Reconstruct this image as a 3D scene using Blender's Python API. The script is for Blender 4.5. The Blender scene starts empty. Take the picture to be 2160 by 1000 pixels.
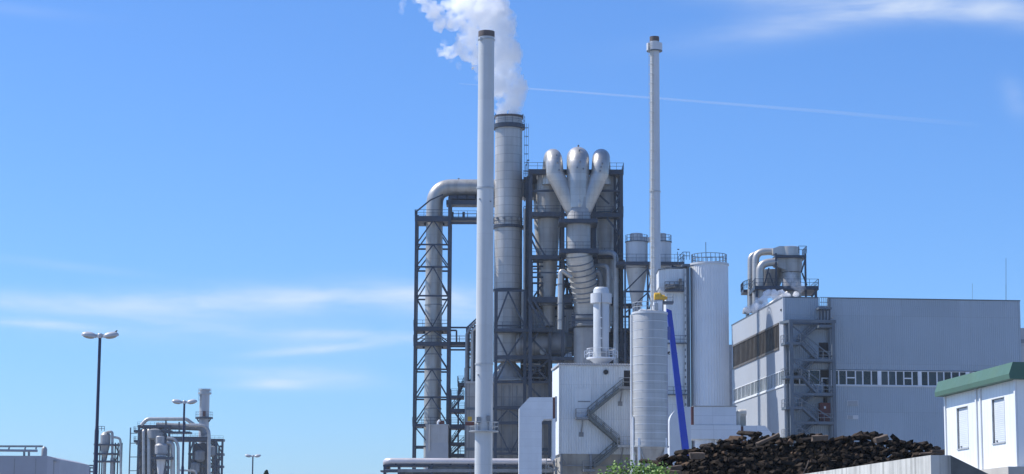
import bpy, bmesh, math, random
from mathutils import Vector, Matrix, noise
random.seed(7)
R = math.radians
PI = math.pi
sc = bpy.context.scene
col = sc.collection
# ---------------------------------------------------------------- camera
FPX = 4420.0
PITCH = math.atan(652 / FPX)
ROLL = 0.005
CAMZ = 1.7
cp, sp = math.cos(PITCH), math.sin(PITCH)
cam = bpy.data.cameras.new('camera')
cam.sensor_width = 36.0
cam.lens = 36.0 * FPX / 2160.0
cam.clip_start = 0.5
cam.clip_end = 200000
co = bpy.data.objects.new('camera', cam)
col.objects.link(co)
co.matrix_world = Matrix.Translation((0, 0, CAMZ)) @ Matrix.Rotation(PI / 2 + PITCH, 4, 'X') @ Matrix.Rotation(ROLL, 4, 'Z')
sc.camera = co

def ray(px, py):
    u, v = (px - 1080) / FPX, (500 - py) / FPX
    c, s = math.cos(ROLL), math.sin(ROLL)
    u, v = u * c - v * s, u * s + v * c
    return Vector((u, cp - v * sp, sp + v * cp))

class Fr:
    """ground frame of a thing: origin on the ground where the sight line to a spot of the photo reaches depth Y"""
    def __init__(s, Y, px, py=700, rz=0.0):
        d = ray(px, py)
        s.o = Vector((d.x * Y / d.y, Y, 0)); s.px = px; s.rz = rz; s.Y = Y
        s.e1 = Vector((math.cos(rz), math.sin(rz), 0)); s.e2 = Vector((-math.sin(rz), math.cos(rz), 0))
        s.m = FPX / Y
    def p(s, px, py, b=0.0):
        d = ray(px, py); c = Vector((0, 0, CAMZ)) - s.o
        t = (b - c.dot(s.e2)) / d.dot(s.e2)
        w = c + d * t
        return Vector((w.dot(s.e1), b, w.z))
    def q(s, px, py, a=0.0):
        d = ray(px, py); c = Vector((0, 0, CAMZ)) - s.o
        t = (a - c.dot(s.e1)) / d.dot(s.e1)
        w = c + d * t
        return Vector((a, w.dot(s.e2), w.z))
    def x(s, px, py=750, b=0.0): return s.p(px, py, b).x
    def z(s, py, px=None, b=0.0): return s.p(s.px if px is None else px, py, b).z

# ---------------------------------------------------------------- mesh builder
class MB:
    def __init__(s): s.v = []; s.f = []
    def add(s, vs, fs):
        n = len(s.v); s.v += [tuple(v) for v in vs]; s.f += [tuple(i + n for i in f) for f in fs]; return s
    def bx(s, x0, x1, y0, y1, z0, z1):
        return s.add([(x0,y0,z0),(x1,y0,z0),(x1,y1,z0),(x0,y1,z0),(x0,y0,z1),(x1,y0,z1),(x1,y1,z1),(x0,y1,z1)],
                     [(3,2,1,0),(4,5,6,7),(0,1,5,4),(1,2,6,5),(2,3,7,6),(3,0,4,7)])
    def bar(s, p, q, w, h=None):
        p, q = Vector(p), Vector(q); h = h or w; d = q - p
        if d.length < 1e-4: return s
        d.normalize(); up = Vector((0,0,1)) if abs(d.z) < .95 else Vector((0,1,0))
        a = d.cross(up).normalized() * w / 2; b = a.cross(d).normalized() * h / 2
        return s.add([p-a-b,p+a-b,p+a+b,p-a+b,q-a-b,q+a-b,q+a+b,q-a+b],
                     [(0,1,2,3),(7,6,5,4),(0,4,5,1),(1,5,6,2),(2,6,7,3),(3,7,4,0)])
    def path(s, pts, r, n=14, cap=True):
        pts = [Vector(p) for p in pts]; k = len(pts)
        rs = r if isinstance(r, (list, tuple)) else [r] * k
        t0 = (pts[1] - pts[0]).normalized()
        a = t0.cross(Vector((0,0,1)) if abs(t0.z) < .9 else Vector((0,1,0))).normalized()
        vs = []
        for i in range(k):
            t = ((pts[min(i+1,k-1)] - pts[i]).normalized() + (pts[i] - pts[max(i-1,0)]).normalized()).normalized()
            a = (a - t * a.dot(t)).normalized(); b = t.cross(a)
            for j in range(n):
                g = 2 * PI * j / n
                vs.append(pts[i] + (a * math.cos(g) + b * math.sin(g)) * rs[i])
        fs = [(i*n+j, i*n+(j+1)%n, (i+1)*n+(j+1)%n, (i+1)*n+j) for i in range(k-1) for j in range(n)]
        if cap: fs += [tuple(range(n))[::-1], tuple(range((k-1)*n, k*n))]
        return s.add(vs, fs)
    def tube(s, p, q, r, n=8): return s.path([p, q], r, n)
    def lathe(s, prof, c=(0,0), n=36, cap=True):
        k = len(prof)
        vs = [(c[0]+r*math.cos(2*PI*j/n), c[1]+r*math.sin(2*PI*j/n), z) for r, z in prof for j in range(n)]
        fs = [(i*n+j, i*n+(j+1)%n, (i+1)*n+(j+1)%n, (i+1)*n+j) for i in range(k-1) for j in range(n)]
        if cap: fs += [tuple(range(n))[::-1], tuple(range((k-1)*n, k*n))]
        return s.add(vs, fs)
    def prism(s, poly, y0, y1):
        n = len(poly)
        vs = [(x, y0, z) for x, z in poly] + [(x, y1, z) for x, z in poly]
        return s.add(vs, [tuple(range(n)), tuple(range(n, 2*n))[::-1]] + [(i, (i+1)%n, n+(i+1)%n, n+i) for i in range(n)])
    def corr(s, x0, x1, z0, z1, y, pitch=.3, dep=.06, back=.12, axis='x'):
        """ribbed sheet with a back, facing -y (axis x) or -x (axis y: runs along y at x = y)"""
        n = max(1, round((x1 - x0) / pitch)); w = (x1 - x0) / n; xs = []
        for i in range(n):
            X = x0 + i * w
            xs += [(X, 0), (X + .55*w, 0), (X + .65*w, dep), (X + .9*w, dep)]
        xs.append((x1, 0)); k = len(xs)
        mk = (lambda a, d, z: (a, y + d, z)) if axis == 'x' else (lambda a, d, z: (y + d, a, z))
        vs = [mk(a, d, z0) for a, d in xs] + [mk(a, d, z1) for a, d in xs]
        vs += [mk(x0, back, z0), mk(x1, back, z0), mk(x0, back, z1), mk(x1, back, z1)]
        fs = [(i, i+1, k+i+1, k+i) for i in range(k-1)]
        B = 2*k
        fs += [(B, B+1, B+3, B+2), (0, k, B+2, B), (k-1, 2*k-1, B+3, B+1), tuple(range(k))+(B+1, B), tuple(range(k, 2*k))+(B+3, B+2)]
        return s.add(vs, fs)
    def rail(s, pts, h=1.1, step=1.5, r=.035):
        up = Vector((0,0,1))
        pts = [Vector(p) for p in pts]
        for i in range(len(pts)-1):
            a, b = pts[i], pts[i+1]; L = (b-a).length; n = max(1, round(L/step))
            for k in range(n+1):
                if k == 0 and i > 0: continue
                c = a.lerp(b, k/n); s.bar(c, c + up*h, r*1.7)
            for f in (.5, 1): s.bar(a + up*h*f, b + up*h*f, r*1.7)
        return s
    def grating(s, x0, x1, y0, y1, z, th=.3): return s.bx(x0, x1, y0, y1, z-th, z)
    def obj(s, name, m, parent=None, smooth=True):
        me = bpy.data.meshes.new(name); me.from_pydata(s.v, [], s.f)
        bm = bmesh.new(); bm.from_mesh(me); bmesh.ops.recalc_face_normals(bm, faces=bm.faces); bm.to_mesh(me); bm.free()
        if smooth:
            me.polygons.foreach_set('use_smooth', [True]*len(me.polygons)); me.set_sharp_from_angle(angle=R(33))
        me.materials.append(m)
        o = bpy.data.objects.new(name, me); col.objects.link(o)
        if parent: o.parent = parent
        return o

def arc(c, u, v, r, a0, a1, n=8):
    c, u, v = Vector(c), Vector(u), Vector(v)
    return [c + u*r*math.cos(R(a0+(a1-a0)*i/n)) + v*r*math.sin(R(a0+(a1-a0)*i/n)) for i in range(n+1)]

def bend(pts, r, n=7):
    """round the corners of a polyline with radius r (or a list of radii)"""
    pts = [Vector(p) for p in pts]; out = [pts[0]]
    for i in range(1, len(pts)-1):
        rr = r[i-1] if isinstance(r, (list, tuple)) else r
        d0 = (pts[i-1]-pts[i]); d1 = (pts[i+1]-pts[i]); L = min(d0.length, d1.length)*.49
        d0.normalize(); d1.normalize(); an = d0.angle(d1)
        cut = min(rr/max(math.tan(an/2), .05), L)
        a, b = pts[i]+d0*cut, pts[i]+d1*cut
        m = n if cut > .3 else 3
        for k in range(m+1):
            t = k/m; out.append(a*(1-t)**2 + pts[i]*2*t*(1-t) + b*t*t)
    out.append(pts[-1]); return out

class T:
    def __init__(s, name, label, cat, F, group=None, kind=None):
        s.F = F; s.e = bpy.data.objects.new(name, None); col.objects.link(s.e)
        s.e.empty_display_size = .5
        s.e.location = F.o; s.e.rotation_euler = (0, 0, F.rz)
        s.e['label'] = label; s.e['category'] = cat
        if group: s.e['group'] = group
        if kind: s.e['kind'] = kind
    def part(s, name, mb, m, parent=None, label=None, smooth=True):
        o = mb.obj(name, m, parent or s.e, smooth)
        if label: o['label'] = label
        return o
    def col(s, px, y0, y1, b, w=.45, m=None, py=750, d=None):
        """one column from picture height y0 down to y1 (None: the ground)"""
        F = s.F; x = F.x(px, py, b); z1 = F.z(y0, px, b); z0 = 0 if y1 is None else F.z(y1, px, b)
        return s.part('column', MB().bx(x-w/2, x+w/2, b-(d or w)/2, b+(d or w)/2, z0, z1), m or STEEL, smooth=False)
    def deck(s, x0, x1, y, b0, b1, th=.5, m=None, rail=True, sides='flr', name='platform', h=1.15):
        F = s.F; z = F.z(y, (x0+x1)/2, b0); X0, X1 = F.x(x0, y, b0), F.x(x1, y, b0)
        o = s.part(name, MB().bx(X0, X1, b0, b1, z-th, z), m or STEEL, smooth=False)
        if rail:
            r = MB()
            if 'f' in sides: r.rail([(X0, b0+.05, z), (X1, b0+.05, z)], h)
            if 'b' in sides: r.rail([(X0, b1-.05, z), (X1, b1-.05, z)], h)
            if 'l' in sides: r.rail([(X0+.05, b0+.1, z), (X0+.05, b1-.1, z)], h)
            if 'r' in sides: r.rail([(X1-.05, b0+.1, z), (X1-.05, b1-.1, z)], h)
            s.part('railing', r, m or STEEL, o, smooth=False)
        return o
    def ringdeck(s, r0, r1, z, th=.25, m=None, rail=True, c=(0,0), h=1.15, n=24, name='platform'):
        mb = MB(); mb.lathe([(r0, z-th), (r1, z-th), (r1, z), (r0, z)], c, 36, False)
        mb.f += [(3*36+j, 3*36+(j+1)%36, (j+1)%36, j) for j in range(36)]
        o = s.part(name, mb, m or STEEL, smooth=False)
        if rail:
            r = MB(); P = [Vector((c[0]+(r1-.06)*math.cos(2*PI*i/n), c[1]+(r1-.06)*math.sin(2*PI*i/n), z)) for i in range(n)]
            for i in range(n):
                a, b = P[i], P[(i+1)%n]; up = Vector((0,0,h))
                if i % 2 == 0: r.bar(a, a+up, .06)
                for f in (.5, 1): r.bar(a+up*f, b+up*f, .06)
            s.part('railing', r, m or STEEL, o, smooth=False)
        return o
    def flight(s, p, q, b0, b1, m=None, th=.22, rails=True, rs=.055):
        """stair flight between two points given as (a, z)"""
        mb = MB()
        for b in (b0, b1): mb.bar((p[0], b, p[1]), (q[0], b, q[1]), .08, th*1.3)
        n = max(4, int(abs(q[1]-p[1])/.25)); dx = abs(q[0]-p[0])/n*.6
        for i in range(n+1):
            t = i/n; x, z = p[0]+(q[0]-p[0])*t, p[1]+(q[1]-p[1])*t
            mb.bx(x-dx, x+dx, b0, b1, z-.02, z+.03)
        o = s.part('stair_flight', mb, m or STEEL, smooth=False)
        if rails:
            r = MB()
            for b in (b0, b1):
                for h in (.55, 1.05): r.bar((p[0], b, p[1]+h), (q[0], b, q[1]+h), rs)
                for i in range(5):
                    t = i/4; x, z = p[0]+(q[0]-p[0])*t, p[1]+(q[1]-p[1])*t
                    r.bar((x, b, z), (x, b, z+1.05), rs)
            s.part('handrail', r, m or STEEL, o, smooth=False)
        return o
    def ladder(s, x, b, z0, z1, m=None, cage=True, nx=0, ny=-1):
        """cage ladder standing off a wall; (nx, ny) points away from it"""
        mb = MB(); tx, ty = -ny, nx
        for sg in (-.25, .25): mb.bar((x+tx*sg, b+ty*sg, z0), (x+tx*sg, b+ty*sg, z1), .07)
        z = z0
        while z < z1:
            mb.bar((x-tx*.25, b-ty*.25, z), (x+tx*.25, b+ty*.25, z), .05); z += .4
        o = s.part('ladder', mb, m or STEEL, smooth=False)
        if cage:
            c = MB(); z = z0+2.5
            hoop = [(x+tx*.4*math.cos(R(g))+nx*.75*math.sin(R(g)), b+ty*.4*math.cos(R(g))+ny*.75*math.sin(R(g))) for g in range(0, 181, 30)]
            while z < z1:
                for i in range(6): c.bar((*hoop[i], z), (*hoop[i+1], z), .06)
                z += 1.6
            for i in (1, 3, 5): c.bar((*hoop[i], z0+2.5), (*hoop[i], z1), .05)
            s.part('cage', c, m or STEEL, o, smooth=False)
        return o

# ---------------------------------------------------------------- materials
def mat(name, colr, rough=.6, metal=0.0, var=.12, vs=.35, streak=0.0, scol=(.12,.09,.07), seam=None, bump=0.0, bs=8.0, island=0.0, rnd=None, spec=None, rust=0.0, ss=1.4):
    m = bpy.data.materials.new(name); m.use_nodes = True; nt = m.node_tree; N = nt.nodes; L = nt.links
    bs_ = N['Principled BSDF']; bs_.inputs['Roughness'].default_value = rough; bs_.inputs['Metallic'].default_value = metal
    if spec is not None: bs_.inputs['Specular IOR Level'].default_value = spec
    tc = N.new('ShaderNodeTexCoord'); oc = tc.outputs['Object']
    def noi(scale, det=4, vec=None, rg=.6):
        n = N.new('ShaderNodeTexNoise'); n.inputs['Scale'].default_value = scale; n.inputs['Detail'].default_value = det; n.inputs['Roughness'].default_value = rg
        L.new(vec or oc, n.inputs['Vector']); return n.outputs['Fac']
    def mth(op, a, b=None, c=None):
        n = N.new('ShaderNodeMath'); n.operation = op
        for i, x in enumerate((a, b, c)):
            if x is None: continue
            if isinstance(x, (int, float)): n.inputs[i].default_value = x
            else: L.new(x, n.inputs[i])
        return n.outputs[0]
    def rng(x, a, b, c, d):
        n = N.new('ShaderNodeMapRange'); L.new(x, n.inputs[0])
        for i, k in enumerate((a, b, c, d)): n.inputs[i+1].default_value = k
        return n.outputs[0]
    def mix(f, a, b, bt='MIX'):
        n = N.new('ShaderNodeMix'); n.data_type = 'RGBA'; n.blend_type = bt
        for s_, x in ((n.inputs[0], f), (n.inputs[6], a), (n.inputs[7], b)):
            if isinstance(x, (int, float)): s_.default_value = x
            elif isinstance(x, tuple): s_.default_value = (*x, 1)
            else: L.new(x, s_)
        return n.outputs[2]
    lo = tuple(c*(1-var) for c in colr); hi = tuple(min(1, c*(1+var)) for c in colr)
    c = mix(rng(noi(vs, 6), .3, .7, 0, 1), lo, hi)
    if rnd:
        oi = N.new('ShaderNodeObjectInfo'); r_ = N.new('ShaderNodeValToRGB'); L.new(oi.outputs['Random'], r_.inputs[0])
        r_.color_ramp.elements[0].color = (*rnd[0], 1); r_.color_ramp.elements[1].color = (*rnd[1], 1)
        r_.color_ramp.elements[0].position = .55
        c = mix(1.0, c, r_.outputs[0], 'MULTIPLY')
    if streak:
        mp = N.new('ShaderNodeMapping'); mp.inputs['Scale'].default_value = (ss, ss, .05); L.new(oc, mp.inputs[0])
        s_ = rng(noi(1.0, 5, mp.outputs[0]), .48, .8, 0, streak)
        c = mix(s_, c, scol)
    if rust:
        mp2 = N.new('ShaderNodeMapping'); mp2.inputs['Scale'].default_value = (.5, .5, .22); L.new(oc, mp2.inputs[0])
        c = mix(rng(noi(1.0, 7, mp2.outputs[0], .7), .62, .72, 0, rust), c, (.22, .13, .09))
    if seam:
        sx = N.new('ShaderNodeSeparateXYZ'); L.new(oc, sx.inputs[0]); w = seam.get('w', .08); mk = None; cells = None
        def line(v, d):
            return mth('LESS_THAN', mth('FRACT', mth('DIVIDE', v, d)), w/d)
        if 'dz' in seam: mk = line(sx.outputs[2], seam['dz']); cells = mth('FLOOR', mth('DIVIDE', sx.outputs[2], seam['dz']))
        av = None; ad = 1
        if 'ang' in seam:
            ad = 2*PI/seam['ang']; av = mth('ARCTAN2', sx.outputs[1], sx.outputs[0]); lw = mth('LESS_THAN', mth('FRACT', mth('DIVIDE', av, ad)), seam.get('wa', .03))
            mk = mth('MAXIMUM', mk, lw) if mk else lw
        if 'dx' in seam:
            ad = seam['dx']; av = mth('ADD', sx.outputs[0], sx.outputs[1]); lw = line(av, ad); mk = mth('MAXIMUM', mk, lw) if mk else lw
        # each sheet a little different
        if cells is not None:
            cb = N.new('ShaderNodeCombineXYZ'); L.new(cells, cb.inputs[0])
            if av is not None: L.new(mth('FLOOR', mth('DIVIDE', av, ad)), cb.inputs[1])
            wn = N.new('ShaderNodeTexWhiteNoise'); L.new(cb.outputs[0], wn.inputs[0])
            sv = seam.get('var', .12)
            c = mix(1.0, c, mix(wn.outputs['Value'], (1-sv,)*3, (1+sv*.5,)*3), 'MULTIPLY')
        c = mix(mth('MULTIPLY', mk, seam.get('dark', .45)), c, seam.get('col', (.05, .05, .055)))
    L.new(c, bs_.inputs['Base Color'])
    L.new(rng(noi(vs*3, 4), .3, .7, max(0, rough-.1), min(1, rough+.1)), bs_.inputs['Roughness'])
    if bump:
        b = N.new('ShaderNodeBump'); b.inputs['Strength'].default_value = bump; b.inputs['Distance'].default_value = .05
        L.new(noi(bs, 5), b.inputs['Height']); L.new(b.outputs[0], bs_.inputs['Normal'])
    return m

STEEL = mat('blue_steel_paint', (.034, .049, .076), .5, 0, .25, .4, .3, (.10,.07,.05))
STEEL2 = mat('grey_steel_paint', (.10, .125, .155), .5, 0, .2, .4)
DARK = mat('dark_rubber', (.02, .02, .024), .7)
GALV = mat('galvanised', (.40, .42, .43), .5, .3, .15, 1)
INOX = mat('aluminium_cladding', (.46, .45, .43), .46, .3, .1, .25, .4, (.25,.21,.17), dict(dz=1.55, ang=10, w=.1, wa=.03, dark=.38, var=.1))
INOXP = mat('pipe_cladding', (.50, .485, .455), .40, .5, .1, .3, .4, (.25,.20,.15), dict(dz=1.3, w=.05, dark=.18, var=.09))
INOXB = mat('duct_cladding', (.44, .43, .405), .42, .4, .12, .25, .5, (.17,.14,.11), dict(dz=2.2, w=.07, dark=.22, var=.08))
CHIM = mat('pale_grey_paint', (.51, .535, .545), .45, 0, .06, .25, .3, (.30,.28,.25), dict(dz=6.1, w=.06, dark=.12, var=.04))
CHIM2 = mat('pale_grey_chimney', (.56, .58, .60), .45, 0, .05, .2, .15, (.3,.28,.26))
SOOT = mat('rust_brown_cap', (.10, .08, .075), .7, 0, .3, 1)
WCLAD = mat('white_ribbed_sheet', (.67, .71, .73), .5, 0, .07, .3, .35, (.36,.34,.31), dict(dz=4.7, w=.07, dark=.14, var=.04))
WPAN = mat('white_insulated_panel', (.68, .71, .74), .5, .1, .05, .3, .15, (.35,.33,.31), dict(dz=2.1, dx=3.6, w=.07, dark=.35, var=.06, col=(.3,.32,.35)), bump=.25, bs=1.2)
SILO = mat('grey_silo_sheet', (.43, .435, .43), .45, .15, .08, .3, .35, (.25,.22,.19), dict(dz=1.22, ang=9, w=.08, wa=.02, dark=.32, var=.08, col=(.2,.21,.22)))
WSILO = mat('white_ribbed_silo', (.66, .69, .72), .5, 0, .05, .2, .15, (.35,.34,.34))
HALLF = mat('grey_ribbed_sheet', (.36, .425, .485), .5, 0, .05, .15, .2, (.25,.27,.29), dict(dz=7.3, dx=9.1, w=.06, dark=.2, var=.06))
HALLS = mat('grey_smooth_panel', (.38, .405, .445), .5, 0, .04, .1, .1, (.22,.22,.24))
GLASS = mat('window_glass', (.022, .028, .034), .12, 0, .4, .7, rnd=((.5,.5,.5),(2.6,2.6,2.6)))
GLASSL = mat('pale_window_glass', (.10, .125, .12), .2, 0, .4, .4)
LOUV = mat('brown_louvre', (.085, .07, .055), .5, 0, .3, .4, .4, (.2,.17,.13))
WHITE = mat('white_frame_paint', (.72, .74, .76), .45)
CONC = mat('board_marked_concrete', (.50, .50, .47), .85, 0, .18, .5, .9, (.07,.07,.06), bump=.4, bs=4, ss=3.5)
CONCB = mat('beige_concrete', (.34, .32, .28), .85, 0, .2, .4, .5, (.12,.11,.1), bump=.3, bs=3)
DIRTY = mat('dirty_cladding', (.30, .295, .285), .6, .1, .2, .3, .6, (.09,.085,.08), dict(dz=4.6, dx=1.9, w=.12, dark=.5, var=.12))
MGREY = mat('machine_grey', (.22, .235, .25), .55, .1, .2, .5, .4, (.07,.07,.075))
CONE = mat('weathered_vessel', (.41, .40, .38), .5, .25, .12, .3, .5, (.15,.12,.1), dict(dz=2.4, ang=8, w=.07, wa=.02, dark=.22, var=.08))
VESS = mat('stained_white_vessel', (.58, .58, .57), .5, .1, .08, .3, .3, (.2,.17,.15), rust=.6)
GREEN = mat('green_roof_trim', (.065, .14, .10), .6, 0, .1, .6, .15, (.1,.14,.12))
BLUE = mat('blue_conveyor_paint', (.010, .05, .48), .4, 0, .08, .6)
YELL = mat('yellow_motor_paint', (.62, .36, .025), .5, 0, .15, 2)
REDB = mat('red_brown_paint', (.12, .035, .03), .6, 0, .2, 1)
FARG = mat('far_grey_sheet', (.27, .285, .33), .6, 0, .06, .1)
FARW = mat('far_pale_sheet', (.33, .33, .335), .5, .2, .2, .5, .5, (.15,.13,.12))
WOOD = mat('creosoted_timber', (.043, .030, .021), .9, 0, .5, 2.5, .45, (.13,.095,.065), bump=.8, bs=6, rnd=((.45,.45,.45),(2.4,2.2,2.0)), spec=.2)
WOODL = mat('weathered_timber', (.115, .082, .058), .85, 0, .35, 2.5, .3, (.10,.07,.05), bump=.8, bs=6)
LAMPG = mat('lamp_head_grey', (.46, .47, .49), .4, .1, .06, 3)
LENS = mat('lamp_lens', (.30, .29, .27), .25, 0, .1, 3)
POLE = mat('lamp_pole_paint', (.045, .05, .085), .5, .2, .1, 2)
LEAF = mat('leaf_green', (.16, .27, .055), .6, 0, .55, 3.0)
BARK = mat('bark', (.10, .075, .05), .9, 0, .3, 4)
GROUND = mat('pale_yard_concrete', (.30, .30, .295), .9, 0, .25, .02, bump=.3, bs=1)

# ---------------------------------------------------------------- ground
g = MB()
k = 24; ext = 14000
for i in range(k+1):
    for j in range(k+1):
        g.v.append(((i/k*2-1)*ext, (j/k*2-1)*ext, 0))
for i in range(k):
    for j in range(k):
        a = i*(k+1)+j; g.f.append((a, a+k+1, a+k+2, a+1))
go = g.obj('ground', GROUND, smooth=False); go['kind'] = 'structure'
# ================================================================ tall pale chimney in front
F = Fr(276, 1023, 530); t = T('chimney', 'tallest pale grey smooth chimney with dark brown cap, in front of the plant', 'chimney', F); m = F.m
z = lambda y: F.z(y)
def rr(y): return (17.2 + (y-70)*1.5/930)/m
t.part('shaft', MB().lathe([(rr(1000)+.04, 0), (rr(1000), z(1000)), (rr(768), z(768)), (rr(397), z(397)), (rr(79), z(79))], n=56), CHIM)
c = MB(); c.lathe([(rr(79)+.03, z(79)), (rr(70)+.03, z(67)), (rr(70)-.12, z(67)), (rr(70)-.12, z(74))], n=56); t.part('cap', c, SOOT)
for y in (397, 768): t.part('flange', MB().lathe([(rr(y), z(y)-.12), (rr(y)+.08, z(y)-.12), (rr(y)+.08, z(y)+.1), (rr(y), z(y)+.1)], n=56), GALV)
t.part('ring_clamp', MB().lathe([(rr(84), z(85)), (rr(84)+.1, z(85)), (rr(84)+.1, z(83.6)), (rr(84), z(83.6))], n=48).bx(-rr(84)*.8, -rr(84)*.55, -rr(84)*.95, -rr(84)*.6, z(89), z(82)), GALV)
t.ringdeck(rr(908)+.03, 31/m, z(909), .14, GALV, n=18)
t.part('instrument_box', MB().bx(-rr(900)-.95, -rr(900)-.4, -.9, -.5, z(889), z(880)), YELL, label='yellow instrument box')
t.part('instrument_box', MB().bx(-rr(900)-1.25, -rr(900)-.1, -.7, -.2, z(898), z(891)), REDB, label='red brown instrument box')
for px, y in ((1010, 884), (1031, 881)):
    x = F.x(px, 890); b = -math.sqrt(max(.05, rr(900)**2 - x*x))
    t.part('probe_box', MB().bx(x-.28, x+.22, b-.45, b+.05, z(y+9), z(y-3)).bar((x, b-.2, z(909)), (x, b-.2, z(880)), .1), MGREY)
for px, y in ((1012, 422), (1035, 427), (1009, 792)):
    x = F.x(px, y); b = -math.sqrt(max(.05, rr(y)**2 - x*x)); t.part('bracket', MB().bx(x-.1, x+.1, b-.12, b+.1, z(y+1), z(y-1)), MGREY)

# ================================================================ steaming stack
F = Fr(372, 1072, 500); m = F.m; SF = F
t = T('smokestack', 'broad steaming steel stack with ring platforms and panel seams', 'chimney', F)
z = lambda y: F.z(y)
def rs(y): return (29.0 + max(0, y-250)*1.2/350)/m
t.part('shaft', MB().lathe([(rs(762), z(764)), (rs(762), z(690)), (rs(612), z(612)), (rs(480), z(480)), (rs(250), z(249))], n=64), INOX)
t.part('rim', MB().lathe([(rs(249)-.02, z(250)), (rs(249)+.14, z(250)), (rs(249)+.14, z(246)), (rs(249)-.35, z(246)), (rs(249)-.35, z(252))], n=64), SOOT)
t.ringdeck(rs(270), 35/m, z(264), .75, STEEL, n=28, h=1.5)
t.ringdeck(rs(480), 34/m, z(477), .5, STEEL, n=28, h=1.3)
t.part('stiffener', MB().lathe([(rs(612), z(615)), (rs(612)+.15, z(615)), (rs(612)+.15, z(611)), (rs(612), z(611))], n=48), STEEL)
t.ladder(rs(300)+.35, -.6, z(690), z(262), STEEL, nx=1, ny=0)
for px in (1049, 1100): t.part('lightning_rod', MB().bar((F.x(px, 245), -.5, z(250)), (F.x(px, 245)+(.3 if px > 1080 else -.3), -.5, z(242)), .16), STEEL)
for px in (1050, 1063, 1078, 1093):
    x = F.x(px, 463); b = -math.sqrt(rs(463)**2 - x*x); t.part('port', MB().path([(x, b+.1, z(464)), (x*1.05, b-.3, z(464))], .22, 10), MGREY)

# support frame round the stack and the clad building below
F = Fr(367.5, 1076, 800); m = F.m
t = T('steel_frame', 'dark blue steel frame standing around the foot of the steaming stack', 'steel frame', F)
for px in (1046, 1107, 1160): t.col(px, 612 if px < 1150 else 690, None, 0, .55)
for px in (1046, 1107): t.col(px, 612, None, 9.2, .5)
def hbeam(t, x0, x1, y, b=0, w=.4, m=None):
    F = t.F; return t.part('beam', MB().bar(F.p(x0, y, b), F.p(x1, y, b), w*.8, w), m or STEEL, smooth=False)
def diag(t, segs, b=0, w=.26, name='bracing', m=None):
    F = t.F
    for x0, y0, x1, y1 in segs: t.part(name, MB().bar(F.p(x0, y0, b), F.p(x1, y1, b), w), m or STEEL, smooth=False)
for y, x1, w in ((613, 1108, .35), (687, 1108, .25), (754, 1162, .7), (806, 1162, .4), (860, 1162, .55), (892, 1162, .5), (957, 1162, .4)): hbeam(t, 1044, x1, y, 0, w)
t.deck(1042, 1166, 693, -.8, 10, .55, sides='f')
hbeam(t, 1044, 1108, 613, 9.2, .35); hbeam(t, 1044, 1108, 700, 9.2, .35)
diag(t, [(1072,615,1046,684), (1072,615,1105,684), (1046,702,1071,752), (1105,700,1071,752), (1070,757,1046,806), (1071,757,1105,803), (1109,700,1158,752), (1135,703,1109,740), (1110,757,1160,806), (1109,806,1146,845), (1160,757,1110,800)], -.05, .3)
diag(t, [(1070,866,1046,892), (1074,866,1107,892), (1046,897,1076,957), (1107,897,1076,957)], .05, .24)
diag(t, [(1072,622,1050,690), (1072,622,1100,690), (1050,706,1071,757), (1100,706,1071,757)], 9.0, .3)

t = T('conical_hood', 'rounded metal hood under the steaming stack on the clad building roof', 'hood', Fr(372, 1072, 785)); F = t.F; z = lambda y: F.z(y)
t.part('shell', MB().lathe([(3.1, z(806)), (2.95, z(798)), (2.6, z(786)), (2.0, z(774)), (1.4, z(767)), (1.2, z(762))], n=40), CONE)
nb = MB()
for i in range(24): nb.bx(-3.1+i*.26, -3.0+i*.26, -3.3, -3.15, z(803), z(799))
t.part('bolt_row', nb.bar((-3.2, -3.2, z(803.5)), (3.2, -3.2, z(803.5)), .2), GALV, smooth=False)

F = Fr(369, 1080, 900); t = T('clad_building', 'low soot stained panel clad building under the stacks, behind blue steel columns', 'building', F)
x0, x1 = F.x(985), F.x(1330); zt = F.z(809)
t.part('wall', MB().bx(x0, x1, 0, 18, 0, zt), DIRTY, smooth=False)
t.part('roof_edge', MB().bx(x0-.15, x1+.15, -.18, 18.1, zt+.002, zt+.35), CONE, smooth=False)
pm = MB()
for px in (1062, 1075, 1090, 1122, 1140): pm.bx(F.x(px)-.09, F.x(px)+.09, -.16, -.003, 0, zt-.4)
t.part('wall_post', pm, MGREY, smooth=False)
t.part('girt', MB().bx(x0, x1, -.13, -.004, F.z(862)-.25, F.z(862)+.15).bx(x0, x1, -.12, -.004, F.z(945)-.5, F.z(945)), STEEL2, smooth=False)

# ================================================================ lattice tower with the bent duct
F = Fr(372, 912, 700); m = F.m
t = T('lattice_tower', 'slender blue lattice tower of four columns carrying the big bent duct', 'tower', F)
D = 5.8
LW = {878: .42, 946: .5}
def twr(px, y): # tower columns are plumb: one x for the whole height
    return F.x(px, 720)
XL, XR = F.x(875, 720), F.x(946, 720)
ztop = F.z(444)
for X, w in ((XL, .42), (XR, .56)):
    for b in (0, D):
        t.part('column', MB().bx(X-w/2, X+w/2, b-w/2, b+w/2, 0, ztop if (X == XL) else F.z(415)), STEEL, smooth=False)
def tb(y, w=.3, bs=(0, D)):
    zz = F.z(y)
    for b in bs: t.part('beam', MB().bar((XL, b, zz), (XR, b, zz), w*.7, w), STEEL, smooth=False)
    for X in (XL, XR): t.part('beam', MB().bar((X, 0, zz), (X, D, zz), w*.7, w), STEEL, smooth=False)
for y in (516, 563, 624, 779, 838, 942): tb(y)
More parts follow.
